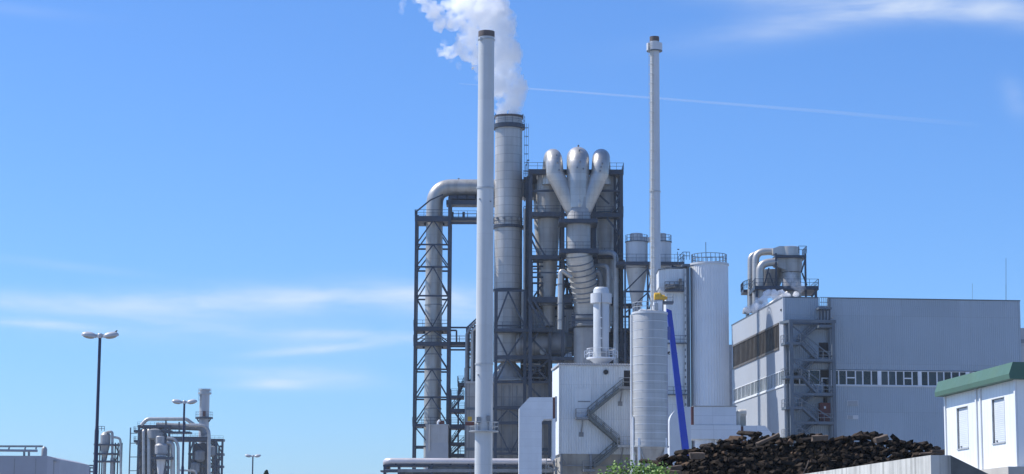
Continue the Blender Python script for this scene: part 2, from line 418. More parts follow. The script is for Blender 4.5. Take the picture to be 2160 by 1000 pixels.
for y, th in ((456, .95), (689, .75), (721, .75), (894, .5)):
    zz = F.z(y)
    mb = MB(); r0 = 2.2; cx, cy = 0, D/2; e = .25
    mb.bx(XL-e, XR+e, -e, cy-1.85, zz-th, zz).bx(XL-e, XR+e, cy+1.85, D+e, zz-th, zz).bx(XL-e, -1.85, cy-1.85, cy+1.85, zz-th, zz).bx(1.85, XR+e, cy-1.85, cy+1.85, zz-th, zz)
    o = t.part('platform', mb, STEEL, smooth=False)
    t.part('railing', MB().rail([(XL-e, -e, zz), (XR+e, -e, zz), (XR+e, D+e, zz), (XL-e, D+e, zz), (XL-e, -e, zz)], 1.15), STEEL, o, smooth=False)
bays = [(464, 516, 1), (516, 563, 1), (563, 624, 1), (624, 689, -1), (696, 721, 1), (727, 779, 1), (779, 838, 1), (838, 894, 1), (898, 942, -1)]
for y0, y1, dr in bays:
    za, zb = F.z(y0), F.z(y1); hi, lo = (za, zb) if dr > 0 else (zb, za); mb = MB()
    for b in (0, D): mb.bar((XL, b, lo), (0, b, hi), .22).bar((XR, b, lo), (0, b, hi), .22)
    for X in (XL, XR): mb.bar((X, 0, lo), (X, D/2, hi), .2).bar((X, D, lo), (X, D/2, hi), .2)
    t.part('bracing', mb, STEEL, smooth=False)
mb = MB().bar((XL, -.2, F.z(447)), (-.6, -.9, F.z(424)), .22).bar((-.6, -.9, F.z(424)), (XR-1.2, -.9, F.z(412)), .22)
t.part('duct_brace', mb, STEEL, smooth=False)

t = T('bridge_duct', 'large bent aluminium duct rising up the slender lattice tower and turning to the stack', 'duct', Fr(372, 913, 700)); F = t.F
b = D/2; xx = F.x(914, 700, b); zt = F.z(396, 985, b)
pts = [(xx, b, 0), (xx, b, F.z(470, 914, b)), (xx, b, zt), (F.x(1045, 396, b), b, zt)]
t.part('shell', MB().path(bend(pts, 5.6, 12), 18/m*1.0, 28), INOXB)
sx = F.x(985, 396, b)
for y in (560, 640, 745, 800, 860): t.part('flange', MB().lathe([(1.5, F.z(y)-.1), (1.62, F.z(y)-.1), (1.62, F.z(y)+.1), (1.5, F.z(y)+.1)], (xx, b), 28), MGREY)
for a in (20, 50, 80): 
    cc = Vector((xx+5.6-5.6*math.cos(R(a)), b, zt-5.6+5.6*math.sin(R(a)))); d = Vector((-math.cos(R(a)), 0, math.sin(R(a))))
    t.part('lifting_lug', MB().bar(cc+d*1.45, cc+d*1.85, .3), MGREY)

# link bridges between lattice tower and main frame
F = Fr(373, 985, 560); t = T('walkway_bridge', 'high steel walkway bridge under the bent duct, running to the steaming stack', 'walkway', F)
t.deck(948, 1043, 458, 0, 3, .6, sides='fb')
hbeam(t, 948, 1043, 471, 0, .35); hbeam(t, 948, 1043, 471, 3, .35)
for px in (951, 975): t.part('valve_stand', MB().bx(F.x(px)-.2, F.x(px)+.25, .4, .8, F.z(458), F.z(446)), STEEL, smooth=False)
t = T('duct_support_beam', 'deep dark girder carrying the horizontal end of the bent duct', 'girder', Fr(373, 985, 560)); F = t.F
t.part('girder', MB().bx(F.x(938), F.x(1043), .4, 3.4, F.z(431), F.z(421)), STEEL, smooth=False)
t.part('girder', MB().bx(F.x(944), F.x(1043), .2, 3.6, F.z(419), F.z(412)), STEEL, smooth=False)
mb = MB()
for px in (948, 965, 985, 1003, 1025): mb.bar(F.p(px, 421, .3), F.p(px, 412, .3), .2)
t.part('stiffener', mb, STEEL, smooth=False)
t = T('walkway_bridge', 'lower double walkway bridge linking the lattice tower to the stair frame', 'walkway', Fr(373, 980, 710)); F = t.F
t.deck(948, 1010, 721, 0, 2.4, .6, sides='fb')
for y, x0, x1 in ((691, 948, 1010), (697, 948, 963), (731, 948, 1003), (738, 948, 990)): hbeam(t, x0, x1, y, 0, .3)
t.part('post', MB().bar(F.p(963, 697, 0), F.p(963, 721, 0), .3), STEEL, smooth=False)

# stair frame left of the tall chimney
F = Fr(371, 985, 850); t = T('stair_tower', 'open steel stair frame with stacked landings beside the lattice tower', 'stair tower', F)
for px, y, w in ((986, 690, .6), (1002, 686, .5)): t.col(px, y, None, 0, w)
for px, y, w in ((952, 830, .25), (968, 805, .25)): t.col(px, y, None, .5, w)
t.col(988, 690, None, 6, .5)
for x0, x1, y, th in ((965, 1003, 807, .6), (950, 978, 834, .5), (950, 980, 862, .7), (950, 995, 895, .8), (950, 980, 933, .5), (950, 990, 957, .6)):
    t.deck(x0, x1, y, 0, 4.5, th, sides='fbl')
z = lambda px, y: (F.x(px, y), F.z(y, px))
for p, q in (((953, 957), (978, 933)), ((953, 933), (978, 895)), ((953, 862), (978, 895)), ((953, 862), (976, 834)), ((966, 834), (978, 807))):
    t.flight(z(*p), z(*q), .8, 2.0)
for y in (697, 716, 735, 755, 775): hbeam(t, 986, 1010, y, 0, .25)
diag(t, [(986,690,1010,668), (990,700,1008,722), (990,740,1008,720), (990,745,1008,768), (988,806,1010,785)], 0, .25)
t = T('riser_pipe', 'thin shiny vertical pipe strapped to the stair frame column', 'pipe', Fr(370.2, 995, 850)); F = t.F
t.part('pipe', MB().path(bend([(0, 0, 0), (0, 0, F.z(697)), (1.6, 0, F.z(684))], .5), .28, 12), INOXP)
t = T('riser_pipe', 'second grey vertical pipe with bent top, outside the stair frame column', 'pipe', Fr(370, 983, 850)); F = t.F
t.part('pipe', MB().path(bend([(0, 0, 0), (0, 0, F.z(705)), (.8, 0, F.z(688)), (2.4, 0, F.z(672))], .6), .22, 12), MGREY)
t.part('sleeve', MB().lathe([(.34, F.z(815)), (.34, F.z(776))], n=16), MGREY)

# grey box at the foot of the lattice tower
F = Fr(367, 925, 930); t = T('fan_housing', 'grey sheet metal housing with dirty top at the foot of the lattice tower', 'housing', F)
x0, x1 = F.x(900), F.x(947)
t.part('body', MB().bx(x0, x1, 0, 4, 0, F.z(934)), mat('housing_lower_sheet', (.36, .375, .40), .5, .1, .06, .4), smooth=False)
t.part('upper_body', MB().bx(x0+.03, x1-.03, .03, 3.97, F.z(934)+.002, F.z(897)), mat('housing_upper_sheet', (.40, .40, .40), .5, .2, .1, .5, .4, (.24,.2,.17)), smooth=False)
t.part('lid', MB().bx(x0-.1, x1+.1, -.1, 4.1, F.z(897)+.002, F.z(895)), GALV, smooth=False)
t.part('drain_pipe', MB().path([(F.x(908), -.25, F.z(950)), (F.x(908), -.25, F.z(895))], .12, 8), INOXP)
t.part('top_box', MB().bx(F.x(922), F.x(938), 1.2, 3, F.z(895), F.z(886)), REDB, smooth=False)
t.part('vent_elbow', MB().path(bend([(F.x(925), .6, F.z(895)), (F.x(925), .6, F.z(890)), (F.x(929), .6, F.z(886))], .2), .2, 8), WHITE)

# pipe bridge along the bottom
F = Fr(290, 985, 990); t = T('pipe_bridge', 'long low pipe bridge with dark lattice beams under a fat pale pipe', 'pipe bridge', F)
for px in (812, 842, 910, 992, 1045): t.col(px, 981, None, 0, .4, py=985)
for px in (812, 910, 1045): t.col(px, 981, None, 3, .4, py=985)
t.deck(808, 1165, 981, -.1, 3.1, .25, rail=False)
hbeam(t, 812, 1165, 993, -.05, .45, MGREY); hbeam(t, 812, 1165, 1003, -.05, .35); hbeam(t, 812, 1165, 1003, 3.05, .35)
t.part('cable_tray', MB().bx(F.x(905), F.x(1165), .3, 1.4, F.z(990), F.z(984)), MGREY, smooth=False)
t.part('lower_pipe', MB().path([(F.x(842), 2, F.z(1000)), (F.x(1165), 2, F.z(1000))], .3, 12), MGREY)
t.part('end_platform', MB().bx(F.x(806), F.x(842), -.3, 3.2, F.z(996), F.z(993)), STEEL, smooth=False)
t.part('valve_box', MB().bx(F.x(858), F.x(873), .2, .9, F.z(1003), F.z(995)), CONCB, smooth=False)
t = T('steam_pipe', 'fat pale pinkish steel pipe lying along the top of the pipe bridge', 'pipe', Fr(290, 985, 990)); F = t.F
r = 7.6/F.m; zc = F.z(974)
t.part('shell', MB().path(bend([(F.x(817), 3.2, F.z(990)), (F.x(817), 1.2, zc), (F.x(824), .6, zc), (F.x(1172), .6, zc)], .6, 5), r, 20), mat('steam_pipe_cladding', (.62, .58, .57), .42, .35, .06, .3, .2, (.3,.25,.22)))
for px in range(838, 1100, 38): t.part('saddle', MB().bx(F.x(px)-.15, F.x(px)+.15, .2, 1, F.z(981.5), F.z(978)), STEEL, smooth=False)
# ================================================================ cyclone tower
F = Fr(366, 1216, 600); m = F.m; CF = F
t = T('cyclone_tower', 'massive dark blue steel tower carrying the steel cyclones and three-legged duct', 'steel tower', F)
DT = 15
XS = {px: F.x(px, 560) for px in (1119, 1187, 1254, 1311)}
for px, X in XS.items():
    for b in ((0, 7.5, DT) if px in (1119, 1311) else (0, DT)):
        t.part('column', MB().bx(X-.3, X+.3, b-.3, b+.3, 0, F.z(359)), STEEL, smooth=False)
XA, XB = XS[1119], XS[1311]
def tdeck(x0, x1, y, b0=0, b1=DT, th=.8, sides='flr'): return t.deck(x0, x1, y, b0, b1, th, sides=sides)
# decks are rings of beams with open middles, so light falls through
def ringd(y, th, x0=None, x1=None, b0=-.42, b1=DT+.42, rail=True):
    X0, X1 = (XA-.4 if x0 is None else F.x(x0)), (XB+.4 if x1 is None else F.x(x1)); zz = F.z(y); w = 1.5
    mb = MB().bx(X0, X1, b0, b0+w, zz-th, zz).bx(X0, X1, b1-w, b1, zz-th, zz).bx(X0, X0+w, b0+w, b1-w, zz-th, zz).bx(X1-w, X1, b0+w, b1-w, zz-th, zz)
    o = t.part('platform', mb, STEEL, smooth=False)
    if rail: t.part('railing', MB().rail([(X0, b0, zz), (X0, b1, zz), (X1, b1, zz), (X1, b0, zz)], 1.2), STEEL, o, smooth=False)
    return zz
ringd(358, .85); ringd(627, 1.0); 
zz = F.z(358)
t.part('railing', MB().rail([(XA-.4, -.3, zz), (F.x(1152), -.3, zz)], 1.2), STEEL, smooth=False); t.part('railing', MB().rail([(F.x(1286), -.3, zz), (XB+.4, -.3, zz)], 1.2), STEEL, smooth=False)
for x0, x1, y, b0, b1, th in ((1116, 1186, 447, -.36, 3, .75), (1254, 1315, 449, -.36, 3, .75), (1179, 1261, 461, -6.4, -.37, .7), (1116.5, 1186, 538, -.37, 2.2, .7), (1180, 1263, 524, -6.6, -.38, .8), (1256, 1314, 537, .2, 3, .5)):
    t.deck(x0, x1, y, b0, b1, th, sides='f')
    hbeam(t, x0, x1, y+4, b1, .5)
for y in (447, 538, 627): hbeam(t, 1119, 1312, y+6, DT, .6)
for px in (1119, 1311):
    for y in (403, 447, 490, 538, 583):
        X = XS[px]; zb = F.z(y); t.part('beam', MB().bar((X, 0, zb), (X, DT, zb), .3, .4), STEEL, smooth=False)
for px in (1119, 1311):
    X = XS[px]; mb = MB(); ys = (362, 403, 447, 490, 538, 583, 627, 690)
    for i in range(len(ys)-1):
        za, zb = F.z(ys[i]), F.z(ys[i+1])
        mb.bar((X, 0, za), (X, 7.5, zb), .25).bar((X, 7.5, zb), (X, DT, za), .25)
    t.part('bracing', mb, STEEL, smooth=False)
# lattice in the outermost bay by the right hand column
X1, X0 = XB, F.x(1298, 560); mb = MB(); ys = (362, 403, 425, 447, 490, 538, 583, 627, 690, 760)
mb2 = MB(); t.part('column', MB().bx(X0-.22, X0+.22, 1.3, 1.75, 0, F.z(362)), STEEL, smooth=False)
t.part('column', MB().bx(F.x(1284)-.25, F.x(1284)+.25, 12, 12.5, 0, F.z(450)), STEEL, smooth=False)
for i in range(len(ys)-1):
    za, zb = F.z(ys[i]), F.z(ys[i+1]); s = i % 2
    mb.bar((X0 if s else X1, 1, za), (X1 if s else X0, 1, zb), .26).bar((X0, 1, za), (X1, 1, za), .26)
    mb2.bar((X1 if s else X0, DT-1, za), (X0 if s else X1, DT-1, zb), .26)
t.part('bracing', mb, STEEL, smooth=False); t.part('bracing', mb2, STEEL, smooth=False)
hbeam(t, 1120, 1186, 403, -.1, .3); hbeam(t, 1256, 1312, 403, -.1, .3)
diag(t, [(1121,490,1150,540), (1121,505,1140,545), (1187,467,1235,526), (1280,460,1312,500), (1256,405,1285,430), (1254,467,1240,480), (1288,450,1312,403)], -.2, .3)
for y in (553, 562, 585, 597): hbeam(t, 1119, 1146, y, 2, .28)
for y in (553, 580, 600): hbeam(t, 1181, 1262, y, 6, .5)
hbeam(t, 1119, 1200, 575, -.1, .25)
diag(t, [(1113,630,1150,690), (1125,632,1160,688)], -1, .35)
diag(t, [(1187,545,1204,625), (1204,545,1187,625), (1200,560,1260,625), (1260,545,1200,640), (1254,545,1300,627), (1262,640,1310,560), (1256,570,1290,625)], 8, .35)
for px in (1196, 1205, 1262, 1270, 1292): t.col(px, 470, None, 9, .35)
for y in (585, 605, 655, 672, 700, 720): hbeam(t, 1187, 1312, y, 9, .4)
t.part('stair_cage', MB().rail([(F.x(1124), 3, F.z(626)), (F.x(1142), 3, F.z(626))], 2.6, .6).bar(F.p(1126, 626, 3), F.p(1144, 600, 3), .3), STEEL, smooth=False)
t.part('support_leg', MB().bx(XA-.3, XA+.3, -1.3, -.7, 0, F.z(700)).bx(F.x(1215)-.25, F.x(1215)+.25, -1.3, -.8, 0, F.z(690)), STEEL, smooth=False)

# side structure between stack and tower
F = Fr(371, 1110, 500); t = T('access_frame', 'narrow blue frame of pipes and ladders between steaming stack and cyclone tower', 'steel frame', F)
for px, y, w in ((1109, 375, .3), (1114, 372, .45)): t.col(px, y, None, 0, w)
t.col(1112, 372, None, 3, .4)
for y in (373, 450, 487, 535, 612): t.deck(1104, 1119, y, -.3, 3.2, .5, sides='f')
t.part('lamp_mast', MB().bar(F.p(1112, 372, 0), F.p(1112, 339, 0), .1).bx(F.x(1110), F.x(1115), -.15, .15, F.z(339), F.z(337)), STEEL, smooth=False)
t.part('lamp_mast', MB().bar(F.p(1108, 372, 0), F.p(1108, 349, 0), .1).bx(F.x(1106.5), F.x(1110), -.15, .15, F.z(349), F.z(347)), STEEL, smooth=False)
t = T('riser_pipe', 'thin pale vertical pipe between the steaming stack and the cyclone tower', 'pipe', Fr(370, 1106, 600)); F = t.F
t.part('pipe', MB().path([(0, 0, F.z(690)), (0, 0, F.z(440))], .2, 10), INOXP)
t.part('pipe', MB().path([(-.25, .3, F.z(700)), (-.25, .3, F.z(612))], .3, 10), INOXP)
t = T('duct_box', 'dull grey square duct joining the steaming stack to the top of the cyclone tower', 'duct', Fr(376, 1108, 400)); F = t.F
t.part('shell', MB().bx(F.x(1095), F.x(1136), 0, 4, F.z(415), F.z(378)), CONE, smooth=False)
t.part('collar', MB().bx(F.x(1104), F.x(1107), -.15, 4.15, F.z(417), F.z(376)), STEEL2, smooth=False)

# cyclones
def cyclone(px, rpx, b, label, y0=366, y1=452, y2=638, rb=13):
    F = Fr(366+b, px, 450); t = T('cyclone', label, 'cyclone', F, 'steel cyclones in the tower'); m = F.m
    r = rpx/m; t.part('barrel', MB().lathe([(r*.9, F.z(y0)+.3), (r, F.z(y0)), (r, F.z(y1)), ], n=40), CONE)
    t.part('cone', MB().lathe([(r-.02, F.z(y1)), (r*.97, F.z(y1+10)), (rb/m, F.z(y2)), (rb/m, F.z(y2+50))], n=40), CONE)
    t.part('ring', MB().lathe([(r-.02, F.z(y1)-.12), (r+.14, F.z(y1)-.12), (r+.14, F.z(y1)+.12), (r-.02, F.z(y1)+.12)], n=40), STEEL2)
    t.part('ring', MB().lathe([(r-.02, F.z(405)-.08), (r+.08, F.z(405)-.08), (r+.08, F.z(405)+.08), (r-.02, F.z(405)+.08)], n=40), STEEL2)
    t.part('valve', MB().lathe([(rb/m*.7, F.z(y2+8)), (rb/m*1.5, F.z(y2+8)), (rb/m*1.5, F.z(y2-2)), (rb/m*.7, F.z(y2-2))], n=20), MGREY)
cyclone(1158, 25, 3.6, 'steel cyclone beside the shortest arm of the three-legged duct, left front bay of the tower')
cyclone(1279, 24, 3.6, 'steel cyclone in the front bay nearest the right corner of the tower', y1=450)
cyclone(1150, 25, 10.6, 'steel cyclone mostly hidden behind the left front cyclone of the tower')
cyclone(1276, 24, 10.6, 'steel cyclone mostly hidden behind the right front cyclone of the tower')

# trident duct
F = Fr(362.5, 1220, 500); m = F.m
t = T('trident_duct', 'big bright aluminium duct splitting into three arched pipes at the tower top', 'duct', F)
def armp(x0, y0, x1, y1, ytop, r, px2, ra=3.0, db=0):
    zt = F.z(ytop, x1) - r - ra
    pts = []
    if x0 is not None: pts = bend([F.p(x0, y0), F.p(x1, y1), Vector((F.x(x1, y1), 0, zt))], 3.0, 6)[:-1]
    else: pts = [F.p(x1, y0)]
    c = Vector((F.x(x1, y1), ra, zt)); dx = F.x(px2, y1, 2*ra) - F.x(x1, y1)
    A = arc(c, (0, -1, 0), (0, 0, 1), ra, 0, 180, 12)
    for i, a in enumerate(A): a.x += dx*i/12
    pts += A + [Vector((c.x+dx, 2*ra, F.z(380, x1)))]
    return pts
pc = armp(None, 440, 1219, 340, 305, 23.5/m, 1219, 2.6)
t.part('pipe_arch', MB().path(pc, [24.0/m]*len(pc), 32), INOXP, label='tallest middle pipe arch')
for x0, y0, x1, y1, px2 in ((1212, 446, 1170, 366, 1161), (1229, 445, 1266, 366, 1271)):
    pp = armp(x0, y0, x1, y1, 309, 18.3/m, px2, 2.6)
    t.part('pipe_arch', MB().path(pp, 18.6/m, 28), INOXP)
t.part('collar', MB().lathe([(23/m, F.z(418)), (23.4/m, F.z(440)), (25/m, F.z(443)), (25/m, F.z(526)), (24/m, F.z(536))], (F.x(1221, 480), 0), 40), CONE)
t.part('junction', MB().path([F.p(1203, 432, -.15), F.p(1221, 432, -.15), F.p(1238, 432, -.15)], [15/m, 24/m, 15/m], 24), INOXP)
lg = MB()
for px, y in ((1220, 308), (1222, 320), (1223, 345), (1217, 358), (1230, 360), (1174, 330), (1176, 346), (1179, 362), (1270, 348), (1267, 356), (1265, 364)):
    lg = MB(); ry = 23/m if 1195 < px < 1245 else 18/m
    xc = F.x(1219 if 1195 < px < 1245 else 1169 if px < 1195 else 1267, y); x = F.x(px, y); d = math.sqrt(max(.1, ry*ry-(x-xc)**2))
    zz = F.z(y); back = 0 if y > 335 else (1.0 if y > 315 else 2.0)
    lg.path([(x, -d+back+.1, zz), (x, -d+back-.28, zz+.05)], .16, 8); t.part('lifting_lug', lg, MGREY)
# flexible ribbed duct below the collar
t = T('ribbed_duct', 'slanting ribbed duct below the three-legged duct, ending at a round damper', 'duct', Fr(362.5, 1225, 600)); F = t.F
ctrl = [F.p(1220, 526, -.8), F.p(1222, 545, -.6), F.p(1230, 588, 1.0), F.p(1237, 632, 2.7), F.p(1239, 662, 3.0)]
P = bend(ctrl, 12, 9); r0 = 28/m
t.part('shell', MB().path(P, r0, 36), INOXP)
L = [0]
for i in range(1, len(P)): L.append(L[-1] + (P[i]-P[i-1]).length)
for k in range(9):
    d = L[-1]*(.1+.088*k); i = next(j for j in range(1, len(L)) if L[j] >= d); f = (d-L[i-1])/(L[i]-L[i-1]); c = P[i-1].lerp(P[i], f); tg = (P[i]-P[i-1]).normalized()
    t.part('rib', MB().path([c-tg*.1, c-tg*.06, c+tg*.06, c+tg*.1], [r0, r0+.2, r0+.2, r0], 36), MGREY)
t.part('damper', MB().lathe([(r0+.1, F.z(686)), (r0+.35, F.z(686)), (r0+.35, F.z(682)), (r0+.1, F.z(680)), (r0+.1, F.z(672)), (r0+.5, F.z(670)), (r0+.5, F.z(664)), (r0, F.z(662))], (F.x(1240, 670), 3.0), 40), MGREY)
t.part('actuator', MB().bx(F.x(1205), F.x(1213), -1, 0, F.z(690), F.z(668)).bar(F.p(1206, 664, -1), F.p(1275, 664, -1), .2).bar(F.p(1206, 676, -2.2), F.p(1262, 676, -2.2), .3), STEEL, smooth=False)
t.part('drum', MB().lathe([(28/m, 0), (28/m, F.z(690)), (24/m, F.z(686))], (F.x(1239, 700), 3.0), 40), mat('lower_duct_sheet', (.34,.335,.33), .5, .2, .15, .4, .5, (.1,.09,.08)))
for px, dr in ((1200, -1),):
    pass
def pipe_thing(name, label, Y, pts, r, mt, rad=1.0, cat='pipe'):
    F = Fr(Y, pts[-1][0], pts[-1][1]); t = T(name, label, cat, F)
    t.part('pipe', MB().path(bend([F.p(*p) if len(p) == 3 else F.p(p[0], p[1], 0) for p in pts], rad, 6), r, 16), mt); return t
t = pipe_thing('branch_pipe', 'bent shiny pipe running from the ribbed duct down past the machine room', 361, [(1206, 585), (1182, 568), (1181, 695)], .42, INOXP, .5)
F = t.F
for y in (600, 640, 675): t.part('flange', MB().lathe([(.4, F.z(y)-.08), (.52, F.z(y)-.08), (.52, F.z(y)+.08), (.4, F.z(y)+.08)], (F.x(1181, y), 0), 16), MGREY)
pipe_thing('branch_pipe', 'tall grey elbow pipe dropping beside the white roof scrubber', 363.5, [(1262, 533, 2), (1299, 533, 0), (1299, 775, 0)], .45, GALV, 1.3)
pipe_thing('branch_pipe', 'shorter grey elbow pipe nested inside the tall elbow pipe', 363.5, [(1252, 561, 2), (1283, 561, 0), (1283, 700, 0)], .40, GALV, 1.1)
pipe_thing('branch_pipe', 'stubby branch pipe leaving the ribbed duct towards the elbow pipes', 363.5, [(1245, 582, 0), (1262, 570, .5), (1266, 590, 1), (1266, 640, 1)], .5, MGREY, .6)

# lower storey: machine room, horizontal dust drum
F = Fr(372, 1165, 670); t = T('machine_room', 'grey ribbed machine room on the deck below the cyclones', 'machine room', F)
t.part('wall', MB().corr(F.x(1110), F.x(1262), F.z(703), F.z(653), 0, .45, .07, 6), mat('machine_room_sheet', (.48, .51, .55), .5, 0, .08, .3, .3, (.12,.12,.13)), smooth=False)
t.part('roof', MB().bx(F.x(1109), F.x(1263), -.15, 6.1, F.z(653)+.002, F.z(651)), STEEL2, smooth=False)
t = T('horizontal_drum', 'large dull horizontal duct drum lying on the lower deck behind steel bracing', 'duct', Fr(370.5, 1150, 725)); F = t.F
t.part('shell', MB().path([F.p(1088, 727), F.p(1094, 727), F.p(1205, 727), F.p(1222, 727)], [1.6, 2.15, 2.15, 1.7], 36), mat('drum_sheet', (.37, .375, .38), .55, .2, .15, .4, .5, (.07,.07,.07)))
for px in (1098, 1126, 1160, 1192): t.part('rib', MB().path([F.p(px, 727), F.p(px+2, 727)], 2.22, 36), MGREY)
t.part('manhole', MB().path([F.p(1145, 742, -1.9), F.p(1145, 742, -2.4)], .55, 20), GALV)
t.part('cable_box', MB().bx(F.x(1194), F.x(1206), -2.6, -2, F.z(735), F.z(712)), STEEL2, smooth=False)
t.part('tarpaulin', MB().add([F.p(1190, 752, -2.7), F.p(1207, 754, -2.7), F.p(1205, 742, -2.4), F.p(1195, 746, -2.5), F.p(1199, 752, -2)], [(0,1,2,3), (0,4,1), (1,4,2), (2,4,3), (3,4,0)]), WHITE, smooth=False)
F = Fr(366, 1200, 740); t = T('service_deck', 'long dark service deck with railings behind the white ribbed building', 'platform', F)
t.deck(1162, 1336, 753, -1, 6, .6, sides='f'); t.deck(1200, 1336, 692, 2, 8, .5, sides='f'); t.deck(1262, 1336, 640, 5, 9, .5, sides='f')
for px in (1276, 1302, 1328): t.col(px, 560 if px < 1310 else 640, None, 6, .4)
hbeam(t, 1262, 1336, 720, 5, .35); hbeam(t, 1262, 1336, 668, 6, .35)
diag(t, [(1276,640,1302,692), (1302,640,1276,692), (1302,692,1328,753), (1328,692,1302,753)], 6, .3)
t.part('cabinet', MB().bx(F.x(1304), F.x(1322), 3, 5, F.z(753), F.z(720)).bx(F.x(1262), F.x(1270), 3, 5, F.z(753), F.z(735)), MGREY, smooth=False)
t.part('back_panel', MB().bx(F.x(1250), F.x(1338), 8.2, 8.6, F.z(810), F.z(690)), STEEL2, smooth=False)
# pipework clutter behind the frame below the deck
F = Fr(368.4, 1135, 780); t = T('pipe_cluster', 'cluster of thin pipes and dark equipment behind braces under the drum', 'pipes', F)
for y, x0, x1, mt in ((768, 1100, 1140, INOXP), (772, 1106, 1150, MGREY), (780, 1110, 1142, MGREY), (788, 1112, 1150, STEEL), (797, 1104, 1155, MGREY)):
    t.part('pipe', MB().path([F.p(x0, y), F.p(x1, y)], .16, 8), mt)
for px in (1116, 1124, 1138, 1150): t.part('pipe', MB().path([F.p(px, 806, .3), F.p(px, 762, .3)], .2, 8), STEEL)
t.part('back_panel', MB().bx(F.x(1098), F.x(1166), 4.2, 4.6, F.z(812), F.z(752)), mat('clutter_panel', (.07,.075,.08), .7, 0, .5, .8), smooth=False)
t.part('equipment_box', MB().bx(F.x(1118), F.x(1154), .8, 4, F.z(808), F.z(765)), DARK, smooth=False)

# dense pipework inside the lower tower
F = Fr(366, 1216, 640); t = T('tower_pipework', 'dense dark pipework, cable trays and small vessels filling the lower cyclone tower', 'pipes', F)
r_ = random.Random(21)
for k_ in range(34):
    px = r_.uniform(1122, 1308); y0 = r_.uniform(540, 700); y1 = y0 + r_.uniform(40, 150); b = r_.uniform(6.5, 12)
    t.part('pipe', MB().path(bend([F.p(px, y1, b), F.p(px, y0, b), F.p(px+r_.choice((-1, 1))*r_.uniform(8, 26), y0-r_.uniform(-2, 2), b+r_.uniform(-.4, .4))], .5, 4), r_.uniform(.1, .3), 8), r_.choice((STEEL, STEEL, MGREY, STEEL2, DARK)))
for k_ in range(12):
    y = r_.uniform(560, 690); x0 = r_.uniform(1120, 1240); b = r_.uniform(5.5, 11)
    t.part('cable_tray', MB().bar(F.p(x0, y, b), F.p(x0+r_.uniform(30, 80), y, b), .5, .2), r_.choice((STEEL, MGREY)), smooth=False)
for px, y, w, h_ in ((1200, 640, .9, 2.2), (1290, 610, .8, 2.6), (1275, 680, 1.0, 2.0), (1135, 690, .8, 1.8)):
    t.part('small_vessel', MB().lathe([(w*.4, F.z(y)), (w, F.z(y)+.4), (w, F.z(y)+h_), (w*.4, F.z(y)+h_+.4)], (F.x(px), 7.5), 18), MGREY)
RZ = R(4.9)
STAIRG = mat('stair_grey_green', (.12, .135, .13), .6, .1, .2, 1)
# ================================================================ white ribbed building with outside stair
F = Fr(285, 1180, 870, RZ); m = F.m
t = T('white_building', 'white ribbed sheet building on a concrete base with zigzag outside stair', 'building', F)
zt, zb = F.z(771, 1250), F.z(958, 1250); x1 = F.x(1352, 870); bd = F.q(1165, 790).y
t.part('front_wall', MB().corr(0, x1, zb, zt, 0, .335, .06, .2), WCLAD, smooth=False)
t.part('side_wall', MB().bx(.0, .3, .202, bd, zb, zt-.25), mat('white_side_sheet', (.74, .76, .78), .5, 0, .04, .3, .15, (.4,.4,.4)), smooth=False)
t.part('core', MB().bx(.32, x1-.01, .21, bd-.01, zb+.05, zt-.3), WCLAD, smooth=False)
t.part('corner_trim', MB().bx(-.07, .12, -.08, .1, zb, zt), CHIM, smooth=False)
rm = MB().corr(-.15, x1+.1, zt+.002, zt+.28, -.35, .335, .2, bd+.5)
t.part('roof', rm, mat('roof_sheet', (.42, .43, .45), .5, .1, .1, .5), smooth=False)
t.part('base', MB().bx(.25, x1-.1, .15, bd, 0, zb-.002), CONCB, smooth=False)
# round vent, blanked panel, slot
p = F.p(1278, 785)
t.part('round_vent', MB().path([(p.x, .02, p.z), (p.x, -.16, p.z)], .33, 20).path([(p.x, -.1, p.z), (p.x, -.18, p.z)], .42, 20, False), DARK)
p0, p1 = F.p(1213, 866), F.p(1247, 820); t.part('blanked_panel', MB().bx(p0.x, p1.x, -.03, .03, p0.z, p1.z), WCLAD, smooth=False)
p0, p1 = F.p(1219, 848), F.p(1245, 846); t.part('slot', MB().bx(p0.x, p1.x, -.09, .02, p0.z, p1.z), MGREY, smooth=False)
p0, p1 = F.p(1316, 815), F.p(1352, 782); dr = t.part('door_opening', MB().bx(p0.x, p1.x, -.04, .05, p0.z, p1.z), DARK, smooth=False)
t.part('door_rail', MB().bar((p0.x, -.1, F.z(797, 1325)), (p1.x, -.1, F.z(797, 1325)), .09).bar((p0.x, -.1, F.z(806, 1325)), (p1.x, -.1, F.z(806, 1325)), .09), GALV, dr, smooth=False)
for px, y0, y1 in ((1228, 884, 915), (1311, 820, 850), (1312, 945, 972)):
    a, b = F.p(px, y0), F.p(px-(2 if px < 1300 else 3), y1); t.part('bracket', MB().bar((a.x, -.9, a.z), (b.x, -.05, b.z), .14).bx(b.x-.3, b.x+.3, -.08, .05, b.z-.4, b.z+.2), MGREY, smooth=False)
